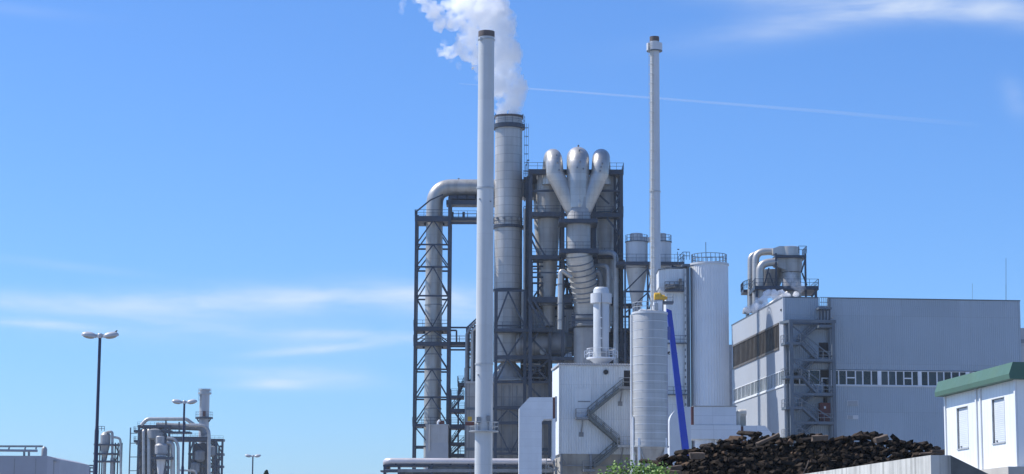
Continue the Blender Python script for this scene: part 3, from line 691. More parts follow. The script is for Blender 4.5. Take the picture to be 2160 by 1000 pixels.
# the stair is bolted to the wall: parts of the building
def P(px, py, b=-.2): q = F.p(px, py, b); return (q.x, q.z)
t.deck(1306, 1352, 815, -1.5, -.1, .35, MGREY, sides='f')
t.flight(P(1313, 816), P(1239, 877), -1.4, -.2, STAIRG, .3, rs=.06)
t.deck(1215, 1241, 880, -1.5, -.1, .3, MGREY, sides='fl')
t.flight(P(1240, 881), P(1304, 936), -1.4, -.2, STAIRG, .3, rs=.06)
t.deck(1303, 1345, 939, -1.5, -.1, .3, GALV, sides='f')
t.flight(P(1305, 940), P(1252, 985), -1.4, -.2, STAIRG, .3, rs=.06)
t.deck(1231, 1255, 990, -1.6, -.1, .3, MGREY, sides='fl')
pp = MB()
for px in (1184, 1246): pp.bar(F.p(px, 958, -.1), F.p(px, 1080, -.1), .3)
t.part('post', pp.bx(.2, x1, -.2, -.02, F.z(981, 1230)-.15, F.z(981, 1230)), MGREY, smooth=False)
gm = MB()
for i in range(14):
    a = random.uniform(1150, 1185); gm.bar(F.p(a, random.uniform(962, 1000), -.4), F.p(a+random.uniform(-12, 14), random.uniform(965, 1010), -.5), random.uniform(.08, .25))
t.part('pipe_rack', gm, MGREY, smooth=False)

# roof scrubber
F = Fr(293, 1268, 700); m = F.m; z = lambda y: F.z(y)
t = T('roof_scrubber', 'white cylindrical scrubber with split collar and basket platform on the white building roof', 'scrubber', F)
t.part('shell', MB().lathe([(.7, z(774)), (16.5/m, z(752)), (16.5/m, z(612)), (14.5/m, z(608)), (13/m, z(606.5))], n=40), mat('scrubber_paint', (.54, .57, .59), .45, 0, .04, .4, .2, (.35,.33,.3)))
for a0, a1 in ((-88, -2), (2, 88), (92, 178), (182, 268)):
    A = [R(a0-90+(a1-a0)*i/10) for i in range(11)]; r0, r1 = 16.6/m, 22.5/m; z0, z1 = z(640), z(620); mb = MB()
    for a in A: 
        for r, zz in ((r0, z0), (r1, z0), (r1, z1), (r0, z1)): mb.v.append((r*math.cos(a), r*math.sin(a), zz))
    mb.f = [(i*4+j, i*4+(j+1)%4, i*4+4+(j+1)%4, i*4+4+j) for i in range(10) for j in range(4)] + [(0,1,2,3), (43,42,41,40)]
    t.part('collar_segment', mb, CHIM2)
t.ringdeck(16.6/m, 31/m, z(755), .2, WHITE, n=20, h=1.25)
t.part('skirt', MB().lathe([(.9, z(768)), (27/m, z(757)), (27/m, z(755.5))], n=32, cap=False), CHIM2)
t.part('cable_strip', MB().bx(-.1, .1, -16.5/m-.12, -16.5/m+.05, z(752), z(640)), MGREY, smooth=False)
for y in (672, 694, 715, 735): t.part('lamp_stud', MB().bx(-.2, .1, -16.5/m-.2, -16.5/m, z(y+1), z(y-1)), WHITE, smooth=False)
t.part('equipment_box', MB().bx(-.1, .9, -29/m, -20/m, z(754), z(743)), MGREY, smooth=False)
for px in (1241, 1294): 
    x = F.x(px); mb = MB()
    for dx in (-.55, 0, .55): mb.bar((x+dx, -.5, z(755)), (x+dx, -.5, z(741)), .1)
    for y in (741, 748): mb.bar((x-.55, -.5, z(y)), (x+.55, -.5, z(y)), .1)
    t.part('cage_panel', mb, WHITE, smooth=False)

# white quilted duct bending into the white building
F = Fr(277, 1095, 920, RZ*.25); m = F.m
t = T('white_duct', 'big white panelled duct with cut off top corner bending into the ribbed building', 'duct', F)
pl = [F.p(*k) for k in ((1095, 861), (1117, 838), (1166, 838), (1166, 884), (1148, 884), (1143, 889))]
poly = [(0, 0), (0, pl[0].z)] + [(k.x, k.z) for k in pl[1:]] + [(pl[-1].x, 0)]
QUILT = mat('quilted_white_sheet', (.66, .69, .72), .5, .1, .06, .4, .15, (.35,.33,.31), dict(dz=.98, w=.05, dark=.25, var=.05, col=(.35,.37,.4)), bump=.45, bs=1.1)
t.part('shell', MB().prism(poly, 0, 3.2), QUILT, smooth=False)
a, b = F.p(1166, 884), F.p(1171, 838); t.part('expansion_joint', MB().bx(a.x, b.x, .1, 3.1, a.z, b.z), REDB, smooth=False)
a = F.p(1165, 884); b = F.p(1173, 972)
t.part('side_chute', MB().prism([(a.x, a.z), (a.x+.42, a.z+.1), (a.x+.42, b.z+.35), (a.x, b.z)], -.3, 2.6), WHITE, smooth=False)
a = F.p(1171, 838); t.part('flange', MB().bx(a.x+.002, a.x+.25, .0, 3.2, F.z(888, 1170), F.z(836, 1170)), GALV, smooth=False)

# ================================================================ front silo with cone
F = Fr(281, 1371, 800); m = F.m; z = lambda y: F.z(y); r = 37.5/m
t = T('silo', 'banded pale silo with cone bottom on white legs, yellow motor on top', 'silo', F)
t.part('barrel', MB().lathe([(r, z(942)), (r, z(662)), (r*.97, z(659)), (.3, z(653))], n=56), SILO)
for y in range(680, 940, 18): t.part('seam_ring', MB().lathe([(r-.01, z(y)-.04), (r+.02, z(y)-.04), (r+.02, z(y)+.04), (r-.01, z(y)+.04)], n=56), CHIM2)
t.part('cone', MB().lathe([(.6, z(1004)), (r-.03, z(942.5))], n=40), CONE)
t.part('skirt_ring', MB().lathe([(r, z(944)), (r+.12, z(944)), (r+.12, z(941)), (r, z(941))], n=48), GALV)
t.part('rim', MB().lathe([(r, z(664)), (r+.07, z(664)), (r+.07, z(660)), (r, z(660))], n=48), CHIM2)
for px, b, w in ((1335.5, .4, .5), (1348, -1.7, .32), (1404, -1.2, .38), (1392, 1.8, .4)):
    x = F.x(px, 960, b); t.part('leg', MB().bx(x-w/2, x+w/2, b-w/2, b+w/2, 0, z(925 if b < 0 else 943)), WHITE, smooth=False)
t.part('brace', MB().bar((F.x(1348, 960), -1.75, z(945)), (F.x(1366, 960), -1.2, z(995)), .1).bar((F.x(1404, 960), -1.3, z(945)), (F.x(1378, 960), -1.2, z(995)), .1), GALV, smooth=False)
rp = MB(); A = [(r*.96*math.cos(R(g)), r*.96*math.sin(R(g)), z(659)) for g in range(120, 291, 17)]; rp.rail(A, 1.25, 1.0, .045); t.part('railing', rp, GALV, smooth=False)
t.part('riser_pipe', MB().path([(F.x(1331), -.4, 0), (F.x(1331), -.4, z(665))], .13, 8).path([(F.x(1334), -.9, 0), (F.x(1334), -.9, z(880))], .15, 8), WHITE)
t.part('manhole', MB().lathe([(.55, z(659)), (.55, z(655)), (.35, z(653.5))], (F.x(1355, 660), -.6), 20), WHITE)
fb = t.part('filter_box', MB().bx(F.x(1379), F.x(1397), -.8, .9, z(659), z(637)), WHITE, smooth=False)
t.part('filter_panel', MB().bx(F.x(1381), F.x(1388), -.86, -.803, z(657), z(641)), GALV, fb, smooth=False)
t.part('filter_rib', MB().bx(F.x(1376.5), F.x(1379)-.003, -.5, .5, z(656), z(644)).bx(F.x(1377), F.x(1382), -.9, -.81, z(650), z(649)), WHITE, fb, smooth=False)
mo = MB(); zc = z(627.5)
mo.path([(F.x(1379.5), -.4, zc+.06), (F.x(1381), -.4, zc+.06), (F.x(1391), -.4, zc+.06), (F.x(1394), -.4, zc)], [.35, .56, .56, .45], 20)
mo.path([(F.x(1392), -.4, zc-.08), (F.x(1402), -.4, zc-.12), (F.x(1402.2), -.4, zc-.12), (F.x(1408), -.4, zc-.12)], [.45, .42, .26, .2], 18)
mm = t.part('motor', mo, YELL); t.part('motor_band', MB().path([(F.x(1391.5), -.4, zc), (F.x(1392), -.4, zc)], .6, 20), mat('pale_band', (.6,.5,.2), .5), mm)
t.part('motor_base', MB().bx(F.x(1380), F.x(1398), -.8, .1, z(637), z(634)), GALV, smooth=False)
o = t.part('conveyor_platform', MB().bx(F.x(1397), F.x(1421), -.6, 1.4, z(640), z(636)), STEEL2, smooth=False)
t.part('railing', MB().rail([(F.x(1408), -.55, z(636)), (F.x(1420.5), -.55, z(636)), (F.x(1420.5), 1.3, z(636))], .95, .8, .04), GALV, o, smooth=False)

# blue conveyor
F = Fr(283, 1430, 800); t = T('conveyor', 'steep bright blue enclosed conveyor leaning against the banded silo', 'conveyor', F)
a, b = F.p(1411, 652), F.p(1448, 966); d = (b-a).normalized(); n_ = Vector((d.z, 0, -d.x))
def quad(a, b, wa, wb): return [(a.x-wa/2, a.z), (a.x+wa/2, a.z-.25), (b.x+wb/2, b.z), (b.x-wb/2, b.z)]
t.part('casing', MB().prism(quad(a, b, .66, .95), -.5, .5), BLUE, smooth=False)
for f in (.3, .52, .7, .86):
    c = a.lerp(b, f); w = .66+.29*f
    t.part('flange', MB().bar((c.x-w/2-.02, 0, c.z+.03), (c.x+w/2+.02, 0, c.z-.03), 1.1, .12), BLUE, smooth=False)
c = F.p(1412, 704); t.part('side_hatch', MB().bx(c.x-.5, c.x+.1, -.62, -.502, c.z-.9, c.z+.9), mat('pale_blue_paint', (.09, .13, .42), .4), smooth=False)
c = F.p(1413, 742); t.part('support_arm', MB().bar((c.x, .2, c.z), (c.x-.8, .6, c.z-.4), .18).bar((c.x, .2, c.z-.3), (c.x-.7, .6, c.z-.2), .12), DARK, smooth=False)
t.part('foot', MB().bx(b.x-.5, b.x+.5, -.6, .6, 0, b.z+.002-.05), BLUE, smooth=False)

# ================================================================ twin hoppers
t0 = None
F = Fr(362, 1368, 600); m = F.m; z = lambda y: F.z(y)
t = T('hopper_tower', 'steel deck and posts carrying two stained hoppers behind the thin chimney', 'steel frame', F)
zz = z(557); x0, x1 = F.x(1300), F.x(1442)
mb = MB().bx(x0, x1, -3.2, -2.1, zz-.55, zz).bx(x0, x1, 2.1, 3.2, zz-.55, zz).bx(x0, x0+1.2, -2.1, 2.1, zz-.55, zz).bx(x1-1.2, x1, -2.1, 2.1, zz-.55, zz).bx(-.5, .5, -2.1, 2.1, zz-.55, zz)
o = t.part('platform', mb, STEEL, smooth=False); t.part('railing', MB().rail([(x0, 3, zz), (x0, -3.1, zz), (x1, -3.1, zz), (x1, 3, zz)], 1.3, 1.6), STEEL2, o, smooth=False)
for px in (1319, 1367, 1420): t.col(px, 560, None, -2.6, .3); 
for px in (1319, 1367, 1420): t.col(px, 560, None, 2.6, .3)
hbeam(t, 1319, 1420, 615, -2.6, .3); hbeam(t, 1319, 1420, 615, 2.6, .3)
diag(t, [(1319, 614, 1366, 567), (1319, 660, 1366, 618), (1367, 567, 1378, 614), (1378, 567, 1367, 614), (1367, 618, 1380, 660), (1380, 618, 1367, 660)], -2.6, .22)
t.part('lamp_mast', MB().bar(F.p(1429, 557, -2.8), F.p(1429, 531, -2.8), .1).bx(F.x(1426, 531), F.x(1430, 531), -3, -2.7, F.z(532, 1428), F.z(530, 1428)), STEEL2, smooth=False)
def hopper(px, rpx, rt, label, y2=642):
    F = Fr(362, px, 560); t = T('hopper', label, 'hopper', F, 'twin stained hoppers'); z = lambda y: F.z(y); r = rpx/F.m
    t.part('barrel', MB().lathe([(r, z(566)), (r, z(512)), (r*.97, z(510)), (rt/F.m, z(509.5))], n=40), VESS)
    t.part('head', MB().lathe([(rt/F.m, z(510)), (rt/F.m, z(495)), (rt/F.m*.96, z(493))], n=36), VESS)
    t.part('cone', MB().lathe([(11/F.m, z(y2)), (r-.03, z(567))], n=40), VESS)
    t.part('ring', MB().lathe([(r, z(512)), (r+.1, z(512)), (r+.1, z(510)), (r, z(510))], n=40), STEEL2)
    t.part('railing', MB().rail([(r*math.cos(R(g)), r*math.sin(R(g)), z(510)) for g in range(150, 391, 20)], 1.1, 1.2), STEEL2, smooth=False)
    t.part('outlet', MB().lathe([(.7, 0), (.7, z(y2+3)), (1.0, z(y2+3)), (1.0, z(y2))], n=24), MGREY)
hopper(1343, 23.5, 13.5, 'rust stained hopper seen whole, left of the thin chimney')
hopper(1395, 21.5, 11, 'pale hopper half hidden behind the thin chimney')
F = Fr(362, 1368, 503); t = T('crossover_duct', 'short stained duct joining the heads of the two hoppers', 'duct', F)
t.part('shell', MB().prism([(F.x(1350), F.z(498)), (F.x(1360), F.z(501)), (F.x(1390), F.z(501)), (F.x(1390), F.z(511)), (F.x(1350), F.z(510))], -.6, .6), VESS, smooth=False)

# ================================================================ thin chimney with ladder
F = Fr(338, 1382, 400); m = F.m; z = lambda y: F.z(y)
t = T('chimney', 'thin pale chimney with split collar near the top and a caged ladder', 'chimney', F)
def rc(y): return (10.0 + (y-80)*1.0/540)/m
t.part('shaft', MB().lathe([(rc(620), 0), (rc(620), z(620)), (rc(404), z(404)), (rc(88), z(88))], n=44), CHIM2)
t.part('cap', MB().lathe([(rc(85), z(88)), (rc(80)+.03, z(88)), (rc(80)+.03, z(78)), (rc(80)-.15, z(78)), (rc(80)-.15, z(84))], n=44), SOOT)
t.part('flange', MB().lathe([(rc(404), z(405.5)), (rc(404)+.1, z(405.5)), (rc(404)+.1, z(403.5)), (rc(404), z(403.5))], n=40), GALV)
for a0, a1 in ((-38, 120), (130, 205)):
    A = [R(a0-90+(a1-a0)*i/12) for i in range(13)]; r0, r1 = rc(98)+.02, 17/m; z0, z1 = z(107), z(92); mb = MB()
    if a0 > 100: A = [R(-150-18*i/12*3) for i in range(13)]
    for a in A:
        for rr_, zz in ((r0, z0), (r1, z0), (r1, z1), (r0, z1)): mb.v.append((rr_*math.cos(a), rr_*math.sin(a), zz))
    mb.f = [(i*4+j, i*4+(j+1)%4, i*4+4+(j+1)%4, i*4+4+j) for i in range(12) for j in range(4)] + [(0,1,2,3), (51,50,49,48)]
    t.part('collar_segment', mb, CHIM2)
t.ringdeck(rc(107)+.02, 17/m, z(107)-.002, .12, STEEL2, rail=False)
t.ladder(-rc(400)*.66, -rc(400)*.80, z(660), z(90), mat('ladder_paint', (.52,.50,.44), .5), nx=-.35, ny=-.94)

# ================================================================ elevator tower beside the big white silo
F = Fr(325, 1420, 700); m = F.m
t = T('elevator_tower', 'white ribbed square tower with overhanging head house beside the tall round silo', 'tower', F)
xa, xb, xo = F.x(1406), F.x(1449), F.x(1391)
t.part('shaft', MB().corr(xa, xb, 0, F.z(618), 0, .33, .06, 5), WCLAD, smooth=False)
t.part('shaft_side', MB().bx(xa-.05, xa-.002, .08, 5, 0, F.z(618)), WHITE, smooth=False)
t.part('head_house', MB().corr(xo, xb, F.z(606), F.z(567), -.15, .33, .06, 5.2), WCLAD, smooth=False)
t.part('head_side', MB().bx(xo-.06, xo-.002, -.1, 5, F.z(606), F.z(567)), WHITE, smooth=False)
t.part('head_hopper', MB().prism([(xo, F.z(606)-.002), (xb, F.z(606)-.002), (xb, F.z(619)), (xa, F.z(618)), (xo+.2, F.z(612))], -.1, 4.9), CHIM2, smooth=False)
t.part('roof', MB().prism([(xo-.15, F.z(570)), (xb+.1, F.z(563)), (xb+.1, F.z(561)), (xo-.15, F.z(568))], -.3, 5.3), STEEL2, smooth=False)
o = t.part('platform', MB().bx(F.x(1402), F.x(1443), -1.5, -.16, F.z(616), F.z(613)), STEEL, smooth=False)
t.part('railing', MB().rail([(F.x(1402), -1.4, F.z(613)), (F.x(1442), -1.4, F.z(613))], 1.2, .8, .05), STEEL, o, smooth=False)
t.part('drive_unit', MB().bx(F.x(1404), F.x(1437), -1.1, -.17, F.z(613), F.z(601)).path([F.p(1404, 607, -1.2), F.p(1424, 603, -1.2)], .35, 12).bx(F.x(1432), F.x(1438), -1.35, -.2, F.z(613), F.z(590)), mat('drive_unit_paint', (.17, .165, .16), .5, .2, .6, 2.5), smooth=False)
for y in (724, 832):
    o = t.part('platform', MB().bx(F.x(1404), F.x(1449), -1.0, -.02, F.z(y+2), F.z(y)), STEEL2, smooth=False); t.part('railing', MB().rail([(F.x(1404), -.95, F.z(y)), (F.x(1449), -.95, F.z(y))], 1.1, 1, .04), STEEL2, o, smooth=False)
t.part('cable_duct', MB().bx(F.x(1450), F.x(1456.5), .3, 1.6, 0, F.z(556)), STEEL2, smooth=False)
t.part('riser_pipe', MB().path([F.p(1443, 880, -.3), F.p(1443, 566, -.3)], .12, 8), GALV)
cm = MB()
for i in range(40): cm.bx(F.x(1444)-.12, F.x(1444)+.2, -.25, -.02, F.z(860-i*7.2)-.2, F.z(860-i*7.2)+.15) if i % 2 else None
t.part('clips', cm, MGREY, smooth=False)
o = t.part('top_frame', MB().bx(F.x(1440), F.x(1457), -.3, 4, F.z(560)-.2, F.z(557)), STEEL2, smooth=False)
t.part('railing', MB().rail([(F.x(1432), -.2, F.z(558)), (F.x(1442), -.2, F.z(548)), (F.x(1456), -.2, F.z(548))], 1.2, .6, .05), STEEL2, o, smooth=False)

F = Fr(327, 1497, 700); m = F.m; z = lambda y: F.z(y); r = 40/m
t = T('silo', 'tall white vertically ribbed silo with railing and antenna on its flat top', 'silo', F)
n = 168; mb = MB(); k = 0
vs = [((r+(.035 if j % 4 < 2 else -.02))*math.cos(2*PI*j/n), (r+(.035 if j % 4 < 2 else -.02))*math.sin(2*PI*j/n), zz) for zz in (0, z(560)) for j in range(n)]
mb.add(vs, [(j, (j+1)%n, n+(j+1)%n, n+j) for j in range(n)] + [tuple(range(n, 2*n))])
t.part('barrel', mb, WSILO, smooth=False)
t.part('top_rim', MB().lathe([(r, z(561)), (r+.16, z(561)), (r+.16, z(557)), (r*.9, z(556))], n=64), CHIM2)
t.part('railing', MB().rail([(r*.93*math.cos(R(g)), r*.93*math.sin(R(g)), z(556)) for g in range(0, 361, 15)], 1.35, 1.6, .05), STEEL2, smooth=False)
t.part('antenna', MB().bar((F.x(1489, 540), 0, z(556)), (F.x(1489, 540), 0, z(511)), .09), STEEL, smooth=False)

# ================================================================ insulated filter house
F = Fr(312, 1505, 900); m = F.m
t = T('filter_house', 'white insulated filter house of stacked boxes over a round drum', 'filter house', F)
def box(name, x0, x1, y0, y1, b0, b1, mt=WPAN, **k): return t.part(name, MB().bx(F.x(x0), F.x(x1), b0, b1, F.z(y1), F.z(y0)), mt, smooth=False, **k)
box('upper_box', 1463, 1552, 858, 896, .1, 5); box('lower_box', 1456, 1561, 896.5, 926, 0, 5.2)
t.part('side_box', MB().prism([(F.x(1513), F.z(926)-.002), (F.x(1561), F.z(926)-.002), (F.x(1561), F.z(946)), (F.x(1540), F.z(946)), (F.x(1525), F.z(940))], .05, 5), WPAN, smooth=False)
t.part('roof_edge', MB().bx(F.x(1461), F.x(1554), 0, 5.1, F.z(858)+.002, F.z(856)), CONE, smooth=False)
t.part('drum', MB().lathe([(21/m, 0), (21/m, F.z(926)-.01)], (F.x(1488), 2), 36), WPAN)
for px in (1470, 1556): t.col(px, 946, None, 3, .3, GALV, py=930)
box('expansion_joint', 1457.5, 1462.5, 858, 896, .3, 4.7, REDB)
t = T('curved_duct', 'white flat sided duct with rounded shoulder beside the blue conveyor', 'duct', Fr(305, 1435, 920)); F = t.F
c0 = F.p(1446, 893); rx = F.x(1446, 893)-F.x(1412, 893); rz_ = F.z(858)-F.z(893)
poly = [(F.x(1412), 0)] + [(c0.x-rx*math.cos(R(g)), c0.z+rz_*math.sin(R(g))) for g in range(0, 91, 10)] + [(F.x(1456.5), F.z(858)), (F.x(1456.5), 0)]
t.part('shell', MB().prism(poly, 0, 4), mat('smooth_white_panel', (.62, .66, .70), .5, .05, .05, .3, .15, (.35,.33,.31), bump=.2, bs=1.2), smooth=False)
t = T('side_duct', 'white box duct with slanted end beyond the dark expansion joint', 'duct', Fr(313, 1595, 915)); F = t.F
t.part('expansion_joint', MB().bx(F.x(1561.5), F.x(1566), .3, 3.2, F.z(936), F.z(900)), REDB, smooth=False)
t.part('shell', MB().prism([(F.x(1566.5), F.z(934)), (F.x(1566.5), F.z(898)), (F.x(1612), F.z(898)), (F.x(1626), F.z(914)), (F.x(1626), F.z(934))], 0, 3.4), WPAN, smooth=False)
t.part('lower_duct', MB().bx(F.x(1566), F.x(1600), .2, 3, F.z(944), F.z(937)), WHITE, smooth=False)
for px in (1570, 1622): t.col(px, 934, None, 2, .3, GALV, py=935)
t = T('elbow_pipe', 'short white elbow pipe with yellowed side on the filter house roof', 'pipe', Fr(314, 1560, 880)); F = t.F
t.part('pipe', MB().path(bend([F.p(1557, 900, 1), F.p(1557, 870, 1), F.p(1574, 870, 1)], .7), .5, 18), mat('yellowed_pipe', (.55, .53, .47), .45, .1, .15, .8))
t.part('box', MB().bx(F.x(1560), F.x(1573), .6, 2, F.z(898), F.z(877)), mat('yellowed_sheet', (.40, .37, .30), .5), smooth=False)
# ================================================================ big grey hall
F = Fr(315, 1654.5, 800, RZ); m = F.m; HF = F
t = T('grey_hall', 'big grey ribbed sheet hall with strip windows and a brown louvre band', 'hall', F)
zt = F.z(628, 1660); LEN = F.q(1543.5, 720).y; x1 = F.x(2155, 760)
w0, w1 = F.z(812, 1770), F.z(781, 1770)
xn0, xn1 = F.x(1727, 640), F.x(1746, 640); zn = F.z(645, 1736)
t.part('front_wall', MB().corr(0, x1, 0, w0, 0, .30, .06, .3), HALLF, smooth=False)
t.part('front_wall', MB().corr(0, x1, w1, zn, 0, .30, .06, .3), HALLF, smooth=False)
t.part('front_wall', MB().corr(0, xn0, zn, zt, 0, .30, .06, .3), HALLF, smooth=False)
t.part('front_wall', MB().corr(xn1, x1, zn, zt, 0, .30, .06, .3), HALLF, smooth=False)
l0, l1 = F.q(1643, 683), F.q(1547, 773); lb0, lb1 = l0.y, l1.y; lz0, lz1 = F.q(1643, 735).z, l0.z
s0 = F.q(1652.5, 812).z; s1 = F.q(1652.5, 780).z
for za, zb_, in ((0, s0), (s1, lz0), (lz1, zt)):
    t.part('side_wall', MB().bx(0, .3, .302, LEN, za, zb_), HALLS, smooth=False)
t.part('side_wall', MB().bx(0, .3, .302, lb0, lz0+.001, lz1-.001), HALLS, smooth=False)
t.part('side_wall', MB().bx(0, .3, lb1, LEN, lz0+.001, lz1-.001), HALLS, smooth=False)
t.part('core', MB().bx(.4, x1-.05, .45, LEN-.05, 0, zt-3), DARK, smooth=False)
t.part('roof', MB().bx(.31, x1, .31, LEN, zt-2.9, zt-2.6), MGREY, smooth=False)
t.part('parapet', MB().bx(.31, x1, LEN-.3, LEN, zt-2.59, zt), HALLS, smooth=False)
t.part('parapet', MB().bx(x1-.3, x1, .31, LEN-.31, 0, zt), HALLS, smooth=False)
t.part('roof_edge', MB().bx(-.06, xn0, -.07, .34, zt+.002, zt+.16).bx(xn1, x1+.06, -.07, .34, zt+.002, zt+.16).bx(-.06, .34, .342, LEN, zt+.002, zt+.16), STEEL2, smooth=False)
t.part('corner_trim', MB().bx(-.08, .25, -.09, -.003, 0, w0).bx(-.08, .25, -.09, -.003, w1, zt), CHIM2, smooth=False)
t.part('roof_corner_post', MB().bar((x1-.5, 5, zt), (x1-.5, 5, zt+.01), .1), STEEL2)
# louvre band: frame and upright blades
lv = MB(); n = 34
lv.bx(.22, .3, lb0+.1, lb1-.1, lz0+.1, lz1-.1)
lb = t.part('louvre', lv, DARK, smooth=False)
bl = MB()
for i in range(n+1):
    b = lb0 + (lb1-lb0)*i/n; bl.bx(-.05, .2, b-.16 if i else b, b+.2 if i < n else b, lz0+.15, lz1-.15)
t.part('louvre_blade', bl, LOUV, lb, smooth=False)
t.part('louvre_frame', MB().bx(-.15, .21, lb0-.1, lb1+.1, lz0-.2, lz0+.145).bx(-.15, .21, lb0-.1, lb1+.1, lz1-.145, lz1+.15).bx(-.12, .2, lb0-.12, lb0-.001, lz0-.18, lz1+.12), mat('louvre_frame_paint', (.11, .095, .08), .5), lb, smooth=False)
# windows on the side
def window(a0, a1, axis, panes, solid=None):
    """one window unit between a0 and a1 along the wall"""
    fm = MB(); gm = MB(); f = .13 if axis == 'y' else .085
    B = (lambda u0, u1, d0, d1, z0, z1: fm.bx(u0, u1, d0, d1, z0, z1)) if axis == 'x' else (lambda u0, u1, d0, d1, z0, z1: fm.bx(d0, d1, u0, u1, z0, z1))
    G = (lambda u0, u1, z0, z1: gm.bx(u0, u1, .1, .16, z0, z1)) if axis == 'x' else (lambda u0, u1, z0, z1: gm.bx(.1, .16, u0, u1, z0, z1))
    za, zb_ = (w0, w1) if axis == 'x' else (s0, s1)
    B(a0, a1, -.02, .2, za+.002, za+f); B(a0, a1, -.02, .2, zb_-f, zb_-.002)
    B(a0, a0+f, -.02, .2, za+f+.001, zb_-f-.001); B(a1-f, a1, -.02, .2, za+f+.001, zb_-f-.001)
    for i in range(1, panes):
        u = a0+(a1-a0)*i/panes; B(u-f*.45, u+f*.45, -.015, .19, za+f+.001, zb_-f-.001)
    if solid: B(*solid, -.012, .18, za+(zb_-za)*.46, za+(zb_-za)*.54)
    G(a0+f*.5, a1-f*.5, za+f*.5, zb_-f*.5)
    o = t.part('window', fm, WHITE, smooth=False); t.part('pane', gm, GLASS if axis == 'x' else GLASSL, o, smooth=False)
nb = 11; b0 = .32; bw = (F.q(1547, 850).y - b0)/nb
for i in range(nb): window(b0+bw*i+.02, b0+bw*(i+1)-.02, 'y', 3)
t.part('side_wall', MB().bx(0, .3, b0+bw*nb, LEN, s0+.001, s1-.001), HALLS, smooth=False)
t.part('sill', MB().bx(-.14, .05, .0, b0+bw*nb, s0-.22, s0-.002), WHITE, smooth=False)
pxs = [1660, 1686.5, 1707, 1730, 1753, 1769, 1785.5, 1804.5, 1820, 1838, 1855, 1874, 1890, 1906.5, 1924, 1940, 1958, 1976.5, 1991, 2007, 2024, 2041, 2060, 2078, 2096, 2114, 2132, 2150]
for i in range(len(pxs)-1):
    a0, a1 = F.x(pxs[i], 797), F.x(pxs[i+1], 797); sd = None
    if i in (6, 13): sd = (a0+.09, a1-.09)
    if i in (3,): continue
    window(a0+.005, a1-.005, 'x', 1, sd)
    if pxs[i] in (1855, 1940, 2041): t.part('window_pillar', MB().bx(a0-.3, a0+.3, -.05, .15, w0+.004, w1-.004), WHITE, smooth=False)
t.part('sill', MB().bx(0, x1, -.14, .02, w0-.2, w0-.003), CHIM2, smooth=False)
t.part('lintel', MB().bx(0, x1, -.06, .02, w1+.003, w1+.12), STEEL2, smooth=False)
for y0, y1 in ((845, 856), (876, 884)):
    a, b = F.p(1787, y1), F.p(1810, y0); v = t.part('wall_vent', MB().bx(a.x, b.x, -.1, .02, a.z, b.z), CHIM2, smooth=False)
    s_ = MB()
    for i in range(5): s_.bx(a.x+.1, (a.x+b.x)/2 if y0 > 860 else b.x-.1, -.13, -.101, a.z+(b.z-a.z)*(i+.3)/5.4, a.z+(b.z-a.z)*(i+.7)/5.4)
    t.part('slat', s_, STEEL2, v, smooth=False)
# doors to the stair landings
def door(x0, x1_, y0, y1, mt, nm='door'):
    a, b = F.p(x0, y1), F.p(x1_, y0); return t.part(nm, MB().bx(a.x, b.x, -.1, .03, a.z, b.z), mt, smooth=False)
door(1728, 1746, 723, 753, DARK, 'door_opening')
d = door(1735, 1747, 797, 827, GLASS); a, b = F.p(1733, 827), F.p(1749, 797); t.part('frame', MB().bx(a.x, a.x+.14, -.12, .02, a.z, b.z).bx(b.x-.16, b.x, -.12, .02, a.z, b.z).bx(a.x+.141, b.x-.161, -.12, .02, b.z-.14, b.z), WHITE, d, smooth=False)
door(1737, 1744, 838, 851, DARK, 'wall_opening')
for px, y in ((1649, 652), (1707, 632)): pass
t.part('alarm_box', MB().bx(-.12, .0, F.q(1648, 654).y-.3, F.q(1648, 654).y+.2, F.q(1648, 656).z, F.q(1648, 652).z), DARK, smooth=False)
t.part('roof_antenna', MB().bar(F.p(2122, 636, 8), F.p(2122, 545, 8), .05).bar(F.p(2122, 600, 8), F.p(2122, 638, 8), .07), STEEL2, smooth=False)
t.part('roof_antenna', MB().bar(F.p(2051, 636, 8), F.p(2051, 598, 8), .035), STEEL2, smooth=False)

# stair tower in front of the hall
t = T('stair_tower', 'grey steel zigzag fire stair standing against the grey hall front', 'stair tower', F)
XA, XB = F.x(1669.5, 790, -3), F.x(1759, 790, -3); SM = STEEL2
zt2 = F.z(681, 1715, -3)
for X, w in ((XA, .55), (XB, .5)):
    t.part('column', MB().bx(X-w/2, X+w/2, -3.25, -2.75, 0, zt2), SM, smooth=False)
    t.part('column', MB().bx(X-.15, X+.15, -.5, -.2, 0, zt2), SM, smooth=False)
t.part('beam', MB().bx(XA-.28, XB+.4, -3.2, -2.85, zt2+.002, zt2+.45).bx(XA-1.0, XB+.4, -.5, -.15, zt2+.002, zt2+.4), SM, smooth=False)
t.part('beam', MB().bar((XA-.1, -3, zt2+.2), (XA-1.0, -.3, zt2+.2), .3, .4).bar((XB+.1, -3, zt2+.2), (XB+.2, -.3, zt2+.2), .3, .4), SM, smooth=False)
LV = ((722, 757), (793, 829), (858, 889), (921, 952))
za = lambda y: F.z(y, 1715, -3)
xl, xr = F.x(1690, 790, -3), F.x(1724, 790, -3)
RAILG = mat('stair_rail_grey', (.20, .22, .24), .5)
def landing(x0, x1_, z_, sides):
    o = t.part('platform', MB().bx(x0, x1_, -3.2, -.15, z_-.4, z_), SM, smooth=False)
    r = MB()
    if 'f' in sides: r.rail([(x0, -3.15, z_), (x1_, -3.15, z_)], 1.15, 1, .04)
    if 'l' in sides: r.rail([(x0, -3.1, z_), (x0, -.2, z_)], 1.15, 1, .04)
    if 'r' in sides: r.rail([(x1_, -3.1, z_), (x1_, -.2, z_)], 1.15, 1, .04)
    t.part('railing', r, RAILG, o, smooth=False)
prev = (F.x(1730, 690, -3), za(684))
landing(F.x(1728, 690, -3), XB, za(685), 'r')
